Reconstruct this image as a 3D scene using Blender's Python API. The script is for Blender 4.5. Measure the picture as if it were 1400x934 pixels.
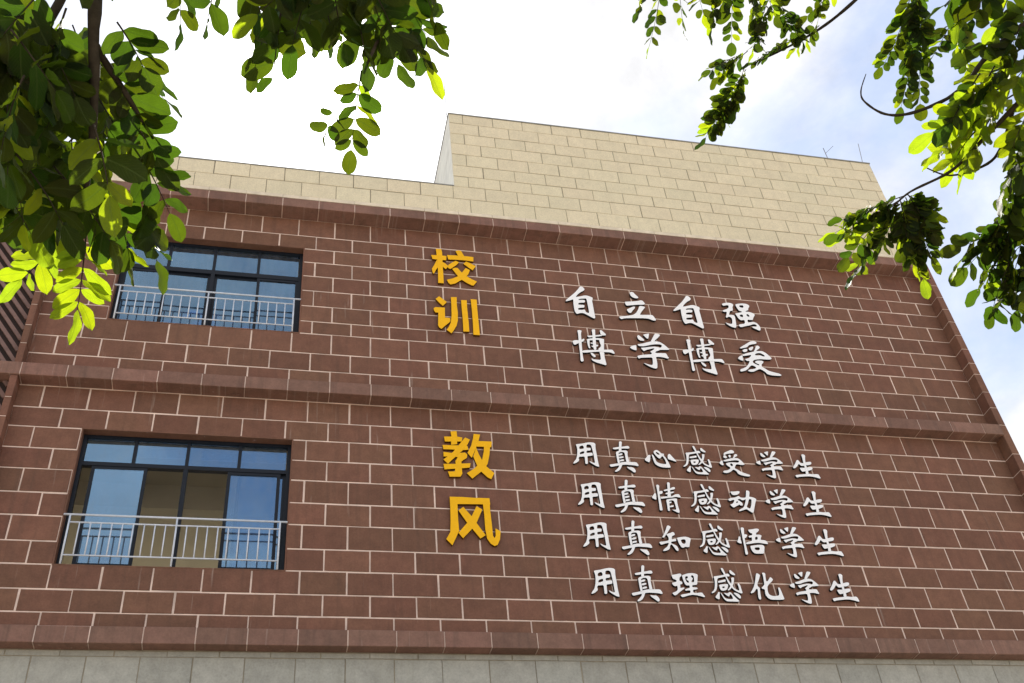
import bpy, bmesh, math, random
from mathutils import Vector, Matrix
from mathutils.geometry import tessellate_polygon

for o in list(bpy.data.objects):
    bpy.data.objects.remove(o)
scene = bpy.context.scene
col = scene.collection
R = math.radians
rnd = random.Random(7)

# ------------------------------------------------------------------ camera
CAM = Vector((-1.3544, -12.4575, 0.0))
YAW, PITCH, ROLL, FPX = -16.26928, 41.20476, -6.61130, 1461.195
CROT = Matrix.Rotation(R(YAW), 3, 'Z') @ Matrix.Rotation(R(90 + PITCH), 3, 'X') @ Matrix.Rotation(R(ROLL), 3, 'Z')
cd = bpy.data.cameras.new('camera')
cam = bpy.data.objects.new('camera', cd)
cam.matrix_world = Matrix.Translation(CAM) @ CROT.to_4x4()
cd.sensor_fit = 'HORIZONTAL'
cd.sensor_width = 36.0
cd.lens = 36.0 * FPX / 1400.0
cd.clip_start = 0.05
cd.clip_end = 3000.0
col.objects.link(cam)
scene.camera = cam

# ------------------------------------------------------------------ world, sun, exposure
SUN_EL, SUN_AZ = 55.06, 1.23          # the sun stands just above the parapet, behind the wall
SUN_DIR = Vector((math.sin(R(SUN_AZ)) * math.cos(R(SUN_EL)), math.cos(R(SUN_AZ)) * math.cos(R(SUN_EL)), math.sin(R(SUN_EL))))
SKY_STRENGTH, SUN_STRENGTH, EXPOSURE = 0.10, 4.0, 1.22

world = bpy.data.worlds.new('World')
scene.world = world
world.use_nodes = True
nt = world.node_tree
nt.nodes.clear()


def N(tree, kind, **kw):
    n = tree.nodes.new(kind)
    for k, v in kw.items():
        if k.startswith('in_'):
            n.inputs[k[3:]].default_value = v
        else:
            setattr(n, k, v)
    return n


def math_node(tree, op, a, b=None, c=None, clamp=False):
    n = tree.nodes.new('ShaderNodeMath')
    n.operation = op
    n.use_clamp = clamp
    for i, v in enumerate((a, b, c)):
        if v is None:
            continue
        if isinstance(v, (int, float)):
            n.inputs[i].default_value = v
        else:
            tree.links.new(v, n.inputs[i])
    return n.outputs[0]


def mixc(tree, fac, a, b, blend='MIX'):
    n = tree.nodes.new('ShaderNodeMix')
    n.data_type = 'RGBA'
    n.blend_type = blend
    for s, v in ((n.inputs[0], fac), (n.inputs[6], a), (n.inputs[7], b)):
        if isinstance(v, (int, float)):
            s.default_value = v
        elif isinstance(v, tuple):
            s.default_value = (*v, 1.0) if len(v) == 3 else v
        else:
            tree.links.new(v, s)
    return n.outputs[2]


def ramp(tree, fac, stops):
    n = tree.nodes.new('ShaderNodeValToRGB')
    e = n.color_ramp.elements
    while len(e) < len(stops):
        e.new(0.5)
    for el, (p, c) in zip(e, stops):
        el.position = p
        el.color = (c, c, c, 1) if isinstance(c, (int, float)) else (*c, 1)
    tree.links.new(fac, n.inputs[0])
    return n.outputs[0]


sky = N(nt, 'ShaderNodeTexSky', sky_type='NISHITA', sun_disc=False)
sky.sun_elevation = R(SUN_EL)
sky.sun_rotation = R(SUN_AZ)
sky.air_density = 1.0
sky.dust_density = 0.35
sky.ozone_density = 1.0
tc = N(nt, 'ShaderNodeTexCoord')
mp = N(nt, 'ShaderNodeMapping')
mp.inputs['Scale'].default_value = (1.0, 1.0, 1.7)
mp.inputs['Location'].default_value = (16.44, 8.52, 27.6)
nt.links.new(tc.outputs['Generated'], mp.inputs['Vector'])
cl = N(nt, 'ShaderNodeTexNoise', in_Scale=3.4, in_Detail=9.0, in_Roughness=0.56, in_Distortion=0.25)
nt.links.new(mp.outputs[0], cl.inputs['Vector'])
# thin bright cloud veil, thicker in the noise lumps
cmask = ramp(nt, cl.outputs['Fac'], [(0.38, 0.38), (0.47, 0.62), (0.57, 1.0)])
# forward scattering of the veil: clouds seen close to the sun are brightest
nrm = N(nt, 'ShaderNodeVectorMath', operation='NORMALIZE')
nt.links.new(tc.outputs['Generated'], nrm.inputs[0])
dot = N(nt, 'ShaderNodeVectorMath', operation='DOT_PRODUCT')
dot.inputs[1].default_value = SUN_DIR
nt.links.new(nrm.outputs[0], dot.inputs[0])
cosg = math_node(nt, 'MAXIMUM', dot.outputs['Value'], 0.0)
broad = math_node(nt, 'POWER', cosg, 120.0)
narrow = math_node(nt, 'POWER', cosg, 900.0)
core = math_node(nt, 'POWER', cosg, 9000.0)
cd2 = N(nt, 'ShaderNodeTexNoise', in_Scale=7.5, in_Detail=8.0, in_Roughness=0.6, in_Distortion=0.3)
nt.links.new(mp.outputs[0], cd2.inputs['Vector'])
body = math_node(nt, 'MULTIPLY_ADD', cd2.outputs['Fac'], 4.4, 2.15)      # grey and white lumps in the cloud
cloud_b = math_node(nt, 'MULTIPLY_ADD', broad, 9.0, body)
cloud_col = N(nt, 'ShaderNodeVectorMath', operation='SCALE')
cloud_col.inputs[0].default_value = (1.0, 1.0, 1.02)
nt.links.new(cloud_b, cloud_col.inputs['Scale'])
sky_cl = mixc(nt, cmask, sky.outputs[0], cloud_col.outputs[0])
aur = math_node(nt, 'ADD', math_node(nt, 'MULTIPLY', narrow, 30.0), math_node(nt, 'MULTIPLY', core, 300.0))
aurc = N(nt, 'ShaderNodeVectorMath', operation='SCALE')
aurc.inputs[0].default_value = (1.0, 0.97, 0.9)
nt.links.new(aur, aurc.inputs['Scale'])
total = N(nt, 'ShaderNodeVectorMath', operation='ADD')
nt.links.new(sky_cl, total.inputs[0])
nt.links.new(aurc.outputs[0], total.inputs[1])
bg = N(nt, 'ShaderNodeBackground', in_Strength=SKY_STRENGTH)
nt.links.new(total.outputs[0], bg.inputs['Color'])
out = N(nt, 'ShaderNodeOutputWorld')
nt.links.new(bg.outputs[0], out.inputs['Surface'])

sd = bpy.data.lights.new('sun', 'SUN')
sd.energy = SUN_STRENGTH
sd.angle = R(0.53)
sd.color = (1.0, 0.95, 0.87)
sun = bpy.data.objects.new('sun', sd)
sun.rotation_euler = SUN_DIR.to_track_quat('Z', 'Y').to_euler()
sun.location = SUN_DIR * 60
col.objects.link(sun)

vs = scene.view_settings
vs.view_transform = 'Standard'
vs.look = 'None'
vs.gamma = 1.0
vs.use_curve_mapping = False
vs.exposure = EXPOSURE
scene.render.engine = 'CYCLES'
scene.cycles.max_bounces = 10
scene.cycles.diffuse_bounces = 5
scene.cycles.transparent_max_bounces = 24
scene.cycles.sample_clamp_indirect = 8.0


# ------------------------------------------------------------------ materials
def new_mat(name):
    m = bpy.data.materials.new(name)
    m.use_nodes = True
    t = m.node_tree
    b = t.nodes['Principled BSDF']
    return m, t, b


def link_bump(t, b, h, strength, dist):
    n = t.nodes.new('ShaderNodeBump')
    n.inputs['Strength'].default_value = strength
    n.inputs['Distance'].default_value = dist
    t.links.new(h, n.inputs['Height'])
    t.links.new(n.outputs[0], b.inputs['Normal'])


def stone_tile(name, c_main, c_alt, c_dirt, dirt_amt, rough=0.75, streak=0.0, spec=0.25, vary=0.20, mott=(0.84, 1.10)):
    """flamed stone-look tile: tint per tile, mottling, soot streaks with a run of their own"""
    m, t, b = new_mat(name)
    tcn = N(t, 'ShaderNodeTexCoord')
    geo = N(t, 'ShaderNodeNewGeometry')
    oi = N(t, 'ShaderNodeObjectInfo')
    big = N(t, 'ShaderNodeTexNoise', in_Scale=0.55, in_Detail=5.0, in_Roughness=0.6)
    t.links.new(geo.outputs['Position'], big.inputs['Vector'])
    fine = N(t, 'ShaderNodeTexNoise', in_Scale=38.0, in_Detail=6.0, in_Roughness=0.7)
    t.links.new(geo.outputs['Position'], fine.inputs['Vector'])
    mid = N(t, 'ShaderNodeTexNoise', in_Scale=5.0, in_Detail=6.0, in_Roughness=0.65)
    t.links.new(geo.outputs['Position'], mid.inputs['Vector'])
    island = math_node(t, 'ADD', oi.outputs['Random'], geo.outputs['Random Per Island'])
    island = math_node(t, 'FRACT', math_node(t, 'MULTIPLY', island, 3.713))
    f1 = ramp(t, big.outputs['Fac'], [(0.36, 0.0), (0.64, 1.0)])
    f2 = math_node(t, 'MULTIPLY_ADD', island, 0.55, math_node(t, 'MULTIPLY', f1, 0.45), clamp=True)
    c = mixc(t, f2, c_main, c_alt)
    val = math_node(t, 'MULTIPLY_ADD', math_node(t, 'FRACT', math_node(t, 'MULTIPLY', island, 7.31)), vary, 1.0 - vary / 2)
    hv = N(t, 'ShaderNodeHueSaturation')
    t.links.new(val, hv.inputs['Value'])
    t.links.new(c, hv.inputs['Color'])
    mot = ramp(t, mid.outputs['Fac'], [(0.35, mott[0]), (0.68, mott[1])])
    c2 = mixc(t, 1.0, hv.outputs[0], mot, 'MULTIPLY')
    gr = ramp(t, fine.outputs['Fac'], [(0.3, 0.86), (0.7, 1.12)])
    c3 = mixc(t, 1.0, c2, gr, 'MULTIPLY')
    mps = N(t, 'ShaderNodeMapping')
    mps.inputs['Scale'].default_value = (9.0, 9.0, 0.45)
    t.links.new(geo.outputs['Position'], mps.inputs['Vector'])
    st = N(t, 'ShaderNodeTexNoise', in_Scale=1.0, in_Detail=5.0, in_Roughness=0.65)
    t.links.new(mps.outputs[0], st.inputs['Vector'])
    sm = ramp(t, st.outputs['Fac'], [(0.52, 0.0), (0.74, 1.0)])
    c4 = mixc(t, math_node(t, 'MULTIPLY', sm, dirt_amt), c3, c_dirt)
    if streak > 0:     # pale lime runs
        mpl = N(t, 'ShaderNodeMapping')
        mpl.inputs['Scale'].default_value = (14.0, 14.0, 0.8)
        mpl.inputs['Location'].default_value = (5.0, 2.0, 9.0)
        t.links.new(geo.outputs['Position'], mpl.inputs['Vector'])
        sl = N(t, 'ShaderNodeTexNoise', in_Scale=1.0, in_Detail=3.0, in_Roughness=0.6)
        t.links.new(mpl.outputs[0], sl.inputs['Vector'])
        lm = ramp(t, sl.outputs['Fac'], [(0.66, 0.0), (0.78, 1.0)])
        # lime washed out of the ledges runs down from them in thin tails
        sep = N(t, 'ShaderNodeSeparateXYZ')
        t.links.new(geo.outputs['Position'], sep.inputs[0])
        mpd = N(t, 'ShaderNodeMapping')
        mpd.inputs['Scale'].default_value = (7.0, 0.0, 0.12)
        t.links.new(geo.outputs['Position'], mpd.inputs['Vector'])
        dr = N(t, 'ShaderNodeTexNoise', in_Scale=1.6, in_Detail=6.0, in_Roughness=0.75)
        t.links.new(mpd.outputs[0], dr.inputs['Vector'])
        runs = None
        for ztop in (9.89, 13.79):
            dd = math_node(t, 'SUBTRACT', ztop, sep.outputs[2])
            ok = math_node(t, 'GREATER_THAN', dd, 0.0)
            fade = math_node(t, 'MULTIPLY_ADD', dd, 0.16, 0.565)
            mk = math_node(t, 'MULTIPLY', ok, math_node(t, 'MULTIPLY', math_node(t, 'SUBTRACT', dr.outputs['Fac'], fade), 9.0, clamp=True))
            runs = mk if runs is None else math_node(t, 'MAXIMUM', runs, mk)
        lm = math_node(t, 'MAXIMUM', lm, runs)
        c4 = mixc(t, math_node(t, 'MULTIPLY', lm, streak), c4, (0.42, 0.34, 0.29))
    t.links.new(c4, b.inputs['Base Color'])
    b.inputs['Roughness'].default_value = rough
    b.inputs['Specular IOR Level'].default_value = spec
    hsum = math_node(t, 'ADD', fine.outputs['Fac'], math_node(t, 'MULTIPLY', mid.outputs['Fac'], 0.8))
    link_bump(t, b, hsum, 0.35, 0.004)
    return m


def plain(name, c, rough=0.5, metal=0.0, spec=0.5, var=0.12, scale=12.0, bump=0.0):
    m, t, b = new_mat(name)
    geo = N(t, 'ShaderNodeNewGeometry')
    nz = N(t, 'ShaderNodeTexNoise', in_Scale=scale, in_Detail=5.0, in_Roughness=0.6)
    t.links.new(geo.outputs['Position'], nz.inputs['Vector'])
    f = ramp(t, nz.outputs['Fac'], [(0.3, 1.0 - var), (0.7, 1.0 + var)])
    t.links.new(mixc(t, 1.0, c, f, 'MULTIPLY'), b.inputs['Base Color'])
    rr = ramp(t, nz.outputs['Fac'], [(0.3, max(0.02, rough - 0.08)), (0.7, min(1.0, rough + 0.08))])
    t.links.new(rr, b.inputs['Roughness'])
    b.inputs['Metallic'].default_value = metal
    b.inputs['Specular IOR Level'].default_value = spec
    if bump:
        link_bump(t, b, nz.outputs['Fac'], bump, 0.005)
    return m


M = {}
M['brown'] = stone_tile('brown_stone_tile', (0.200, 0.088, 0.060), (0.184, 0.096, 0.059), (0.085, 0.052, 0.038), 0.45, streak=0.50, vary=0.25)
M['cream'] = stone_tile('cream_stone_tile', (0.76, 0.66, 0.47), (0.72, 0.65, 0.46), (0.45, 0.40, 0.30), 0.20, vary=0.08, mott=(0.93, 1.04))
M['ledge'] = stone_tile('weathered_skylit_ledge', (0.235, 0.122, 0.094), (0.215, 0.126, 0.092), (0.100, 0.066, 0.052), 0.62, streak=0.6, vary=0.26)  # paler than the wall: weathering dust plus skylight put into the colour
M['grey'] = stone_tile('shaded_cream_tile', (0.42, 0.41, 0.36), (0.385, 0.385, 0.34), (0.28, 0.27, 0.21), 0.30, vary=0.14)  # cream tile again, its shade put into this greyer colour
M['mortar'] = plain('pink_mortar', (0.73, 0.575, 0.49), 0.9, spec=0.2, var=0.26, scale=2.6, bump=0.2)
M['dark_joint'] = plain('dark_joint', (0.30, 0.265, 0.20), 0.9, spec=0.2, var=0.2, scale=9.0)
M['lip'] = plain('cream_lip_render', (0.72, 0.63, 0.49), 0.8, spec=0.25, var=0.16, scale=5.0, bump=0.2)
M['coping'] = plain('zinc_coping', (0.30, 0.30, 0.28), 0.5, metal=0.3, var=0.2, scale=6.0)
M['skylit_side'] = plain('skylit_side_panel', (0.74, 0.73, 0.66), 0.85, spec=0.2, var=0.12, scale=3.0, bump=0.15)  # cream side made whiter: skylight on it put into the colour
M['roof'] = plain('roof_felt', (0.25, 0.24, 0.22), 0.9, var=0.2)
M['frame'] = plain('navy_aluminium', (0.008, 0.011, 0.018), 0.45, spec=0.25, var=0.2, scale=20.0)
M['rail'] = plain('pale_steel_rail', (0.62, 0.67, 0.75), 0.40, metal=0.1, var=0.10, scale=16.0)
M['slat'] = plain('brown_slat_paint', (0.215, 0.130, 0.108), 0.6, spec=0.25, var=0.18, scale=8.0)
M['dark_back'] = plain('screen_backing', (0.05, 0.032, 0.028), 0.9, var=0.2)
M['plaster'] = plain('room_plaster', (0.60, 0.55, 0.41), 0.9, spec=0.2, var=0.06, scale=2.0)
M['ceiling'] = plain('room_ceiling', (0.66, 0.63, 0.52), 0.9, spec=0.2, var=0.05, scale=2.0)
M['floor'] = plain('room_floor', (0.45, 0.41, 0.34), 0.5, var=0.1)
M['white_face'] = plain('white_letter_enamel', (0.94, 0.945, 0.955), 0.35, spec=0.5, var=0.05, scale=10.0)
M['white_side'] = plain('shaded_letter_return', (0.018, 0.018, 0.020), 0.6, spec=0.2, var=0.2, scale=20.0)  # white sides turned near-black: their shade put into the colour
M['yellow_face'] = plain('yellow_letter_enamel', (0.92, 0.49, 0.006), 0.42, spec=0.15, var=0.05, scale=10.0)
M['yellow_side'] = plain('shaded_yellow_return', (0.11, 0.045, 0.004), 0.6, spec=0.2, var=0.2, scale=20.0)  # face yellow darkened: side shade put into the colour
M['steel'] = plain('galvanised_steel', (0.22, 0.23, 0.24), 0.8, spec=0.05, var=0.1)
M['bark'] = plain('bark', (0.075, 0.058, 0.045), 0.9, spec=0.2, var=0.4, scale=22.0, bump=0.6)
M['twig'] = plain('twig_bark', (0.050, 0.040, 0.028), 0.9, spec=0.03, var=0.3, scale=40.0, bump=0.3)
M['ground'] = plain('plaza_paving', (0.32, 0.275, 0.225), 0.85, spec=0.25, var=0.18, scale=0.8, bump=0.2)


def glass_mat(name, refl, tint):
    m = bpy.data.materials.new(name)
    m.use_nodes = True
    t = m.node_tree
    t.nodes.clear()
    o = N(t, 'ShaderNodeOutputMaterial')
    tr = N(t, 'ShaderNodeBsdfTransparent')
    tr.inputs['Color'].default_value = (*tint, 1)
    gl = N(t, 'ShaderNodeBsdfGlossy', in_Roughness=0.015)
    gl.inputs['Color'].default_value = (0.40, 0.69, 1.0, 1)
    geo = N(t, 'ShaderNodeNewGeometry')
    wv = N(t, 'ShaderNodeTexNoise', in_Scale=1.6, in_Detail=2.0)
    t.links.new(geo.outputs['Position'], wv.inputs['Vector'])
    bp = N(t, 'ShaderNodeBump', in_Strength=0.12, in_Distance=0.02)
    t.links.new(wv.outputs['Fac'], bp.inputs['Height'])
    t.links.new(bp.outputs[0], gl.inputs['Normal'])
    fr = N(t, 'ShaderNodeFresnel', in_IOR=1.5)
    fac = math_node(t, 'ADD', fr.outputs[0], refl, clamp=True)
    mx = N(t, 'ShaderNodeMixShader')
    t.links.new(fac, mx.inputs[0])
    t.links.new(tr.outputs[0], mx.inputs[1])
    t.links.new(gl.outputs[0], mx.inputs[2])
    # film of dust and dried rain on the pane
    df = N(t, 'ShaderNodeBsdfDiffuse')
    df.inputs['Color'].default_value = (0.50, 0.52, 0.52, 1)
    mpd = N(t, 'ShaderNodeMapping')
    mpd.inputs['Scale'].default_value = (14.0, 14.0, 3.0)
    t.links.new(geo.outputs['Position'], mpd.inputs['Vector'])
    dn = N(t, 'ShaderNodeTexNoise', in_Scale=1.0, in_Detail=7.0, in_Roughness=0.7)
    t.links.new(mpd.outputs[0], dn.inputs['Vector'])
    dm = ramp(t, dn.outputs['Fac'], [(0.35, 0.015), (0.72, 0.11)])
    mx2 = N(t, 'ShaderNodeMixShader')
    t.links.new(dm, mx2.inputs[0])
    t.links.new(mx.outputs[0], mx2.inputs[1])
    t.links.new(df.outputs[0], mx2.inputs[2])
    t.links.new(mx2.outputs[0], o.inputs['Surface'])
    return m


M['glass'] = glass_mat('tinted_reflective_glass', 0.24, (0.52, 0.60, 0.68))


def leaf_mat(name, base, glow, hue_spread):
    m = bpy.data.materials.new(name)
    m.use_nodes = True
    t = m.node_tree
    b = t.nodes['Principled BSDF']
    o = t.nodes['Material Output']
    oi = N(t, 'ShaderNodeObjectInfo')
    geo = N(t, 'ShaderNodeNewGeometry')
    rn = math_node(t, 'FRACT', math_node(t, 'ADD', oi.outputs['Random'], geo.outputs['Random Per Island']))
    uv = N(t, 'ShaderNodeTexCoord')
    # side veins run off the midrib: object x is along the leaf
    sep = N(t, 'ShaderNodeSeparateXYZ')
    uvn = N(t, 'ShaderNodeUVMap')
    t.links.new(uvn.outputs[0], sep.inputs[0])
    ay = math_node(t, 'ABSOLUTE', math_node(t, 'SUBTRACT', sep.outputs[1], 0.5))
    ph = math_node(t, 'SUBTRACT', math_node(t, 'MULTIPLY', sep.outputs[0], 60.0), math_node(t, 'MULTIPLY', ay, 50.0))
    vein = ramp(t, math_node(t, 'SINE', ph), [(0.75, 0.0), (1.0, 1.0)])
    rib = ramp(t, ay, [(0.0, 1.0), (0.05, 0.0)])
    vv = math_node(t, 'MAXIMUM', math_node(t, 'MULTIPLY', vein, 0.55), rib)
    nz = N(t, 'ShaderNodeTexNoise', in_Scale=30.0, in_Detail=4.0)
    t.links.new(geo.outputs['Position'], nz.inputs['Vector'])
    k = math_node(t, 'MULTIPLY_ADD', nz.outputs['Fac'], 0.5, 0.75)
    bc = mixc(t, rn, base, (base[0] * 1.7 + 0.01, base[1] * 1.25, base[2] * 0.8))
    sp = N(t, 'ShaderNodeTexNoise', in_Scale=120.0, in_Detail=3.0)
    t.links.new(geo.outputs['Position'], sp.inputs['Vector'])
    spot = ramp(t, sp.outputs['Fac'], [(0.66, 0.0), (0.72, 1.0)])
    bc = mixc(t, 1.0, bc, k, 'MULTIPLY')
    bc = mixc(t, math_node(t, 'MULTIPLY', spot, 0.6), bc, (0.06, 0.035, 0.012))
    bc = mixc(t, math_node(t, 'MULTIPLY', vv, 0.4), bc, (0.14, 0.19, 0.05))
    t.links.new(bc, b.inputs['Base Color'])
    b.inputs['Roughness'].default_value = 0.55
    b.inputs['Specular IOR Level'].default_value = 0.12
    gc = mixc(t, rn, glow, (glow[0] * (1 + hue_spread), glow[1], glow[2] * 0.5))
    gc = mixc(t, 1.0, gc, k, 'MULTIPLY')
    gc = mixc(t, math_node(t, 'MULTIPLY', vv, 0.45), gc, (glow[0] * 0.5, glow[1] * 0.5, glow[2]))
    tl = N(t, 'ShaderNodeBsdfTranslucent')
    t.links.new(gc, tl.inputs['Color'])
    ad = N(t, 'ShaderNodeMixShader', in_Fac=0.46)
    t.links.new(b.outputs[0], ad.inputs[1])
    t.links.new(tl.outputs[0], ad.inputs[2])
    t.links.new(ad.outputs[0], o.inputs['Surface'])
    bp = N(t, 'ShaderNodeBump', in_Strength=0.35, in_Distance=0.002)
    t.links.new(vv, bp.inputs['Height'])
    t.links.new(bp.outputs[0], b.inputs['Normal'])
    t.links.new(bp.outputs[0], tl.inputs['Normal'])
    return m


M['leaf'] = leaf_mat('green_leaf', (0.010, 0.021, 0.006), (0.070, 0.155, 0.007), 0.7)
M['leaf_young'] = leaf_mat('young_yellow_leaf', (0.036, 0.064, 0.010), (0.44, 0.64, 0.015), 0.22)


# ------------------------------------------------------------------ object helpers
ROOT_LOC = {}


def thing(name, label, cat, loc=(0, 0, 0), group=None):
    o = bpy.data.objects.new(name, None)
    o.location = loc
    o.empty_display_size = 0.3
    o['label'] = label
    o['category'] = cat
    if group:
        o['group'] = group
    col.objects.link(o)
    ROOT_LOC[o.name] = Vector(loc)
    return o


def attach(o, parent):
    o.parent = parent
    if parent is not None and parent.name in ROOT_LOC:
        o.matrix_parent_inverse = Matrix.Translation(-ROOT_LOC[parent.name])


def obj(name, me, parent=None, loc=None, mat=None):
    o = bpy.data.objects.new(name, me)
    if mat is not None and not me.materials:
        me.materials.append(mat)
    if loc is not None:
        o.location = loc
    attach(o, parent)
    col.objects.link(o)
    return o


class MB:
    """collects boxes, tubes and faces into one mesh"""

    def __init__(self):
        self.v, self.f, self.uv = [], [], []

    def box(self, x0, x1, y0, y1, z0, z1):
        b = len(self.v)
        self.v += [(x0, y0, z0), (x1, y0, z0), (x1, y1, z0), (x0, y1, z0), (x0, y0, z1), (x1, y0, z1), (x1, y1, z1), (x0, y1, z1)]
        self.f += [(b, b + 3, b + 2, b + 1), (b + 4, b + 5, b + 6, b + 7), (b, b + 1, b + 5, b + 4), (b + 1, b + 2, b + 6, b + 5), (b + 2, b + 3, b + 7, b + 6), (b + 3, b, b + 4, b + 7)]
        return self

    def tube(self, pts, radii, n=7):
        pts = [Vector(p) for p in pts]
        b = len(self.v)
        up = Vector((0.31, 0.17, 0.93))
        for i, p in enumerate(pts):
            t = (pts[min(i + 1, len(pts) - 1)] - pts[max(i - 1, 0)]).normalized()
            a = t.cross(up)
            if a.length < 1e-3:
                a = t.cross(Vector((1, 0, 0)))
            a.normalize()
            c = t.cross(a)
            r = radii[i] if isinstance(radii, (list, tuple)) else radii
            for k in range(n):
                an = 2 * math.pi * k / n
                self.v.append(tuple(p + (a * math.cos(an) + c * math.sin(an)) * r))
        for i in range(len(pts) - 1):
            for k in range(n):
                k2 = (k + 1) % n
                self.f.append((b + i * n + k, b + i * n + k2, b + (i + 1) * n + k2, b + (i + 1) * n + k))
        self.f.append(tuple(b + k for k in reversed(range(n))))
        e = b + (len(pts) - 1) * n
        self.f.append(tuple(e + k for k in range(n)))
        return self

    def mesh(self, name, mat=None, smooth=False):
        me = bpy.data.meshes.new(name)
        me.from_pydata(self.v, [], self.f)
        if smooth:
            me.polygons.foreach_set('use_smooth', [True] * len(me.polygons))
        if mat:
            me.materials.append(mat)
        me.update()
        return me


TILE_CACHE = {}


def tile_mesh(w, h, d, mat, c=0.004):
    """one tile, centred in x and z, back at y=0, chamfered front at y=-d"""
    key = (round(w, 3), round(h, 3), round(d, 3), mat.name)
    if key not in TILE_CACHE:
        x, z = w / 2, h / 2
        v = [(-x, 0, -z), (x, 0, -z), (x, 0, z), (-x, 0, z)]
        v += [(-x, -d + c, -z), (x, -d + c, -z), (x, -d + c, z), (-x, -d + c, z)]
        v += [(-x + c, -d, -z + c), (x - c, -d, -z + c), (x - c, -d, z - c), (-x + c, -d, z - c)]
        f = [(0, 3, 2, 1)]
        for i in range(4):
            j = (i + 1) % 4
            f += [(i, j, 4 + j, 4 + i), (4 + i, 4 + j, 8 + j, 8 + i)]
        f.append((8, 9, 10, 11))
        me = bpy.data.meshes.new('tile')
        me.from_pydata(v, [], f)
        me.materials.append(mat)
        TILE_CACHE[key] = me
    return TILE_CACHE[key]


def project(p):
    d = CROT.transposed() @ (Vector(p) - CAM)
    if d.z > -0.05:
        return None
    return 700 + FPX * d.x / -d.z, 467 - FPX * d.y / -d.z


def in_frame(p, m=0):
    q = project(p)
    return q is not None and -m <= q[0] <= 1400 + m and -m <= q[1] <= 934 + m


def at(px, py, dist):
    d = CROT @ Vector(((px - 700) / FPX, -(py - 467) / FPX, -1.0))
    return CAM + d.normalized() * dist


# ------------------------------------------------------------------ ground
GZ = -1.6
gm = MB()
gm.v = [(-400, -400, GZ), (400, -400, GZ), (400, 400, GZ), (-400, 400, GZ)]
gm.f = [(0, 1, 2, 3)]
g = obj('ground', gm.mesh('ground', M['ground']))
g['kind'] = 'structure'

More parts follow.
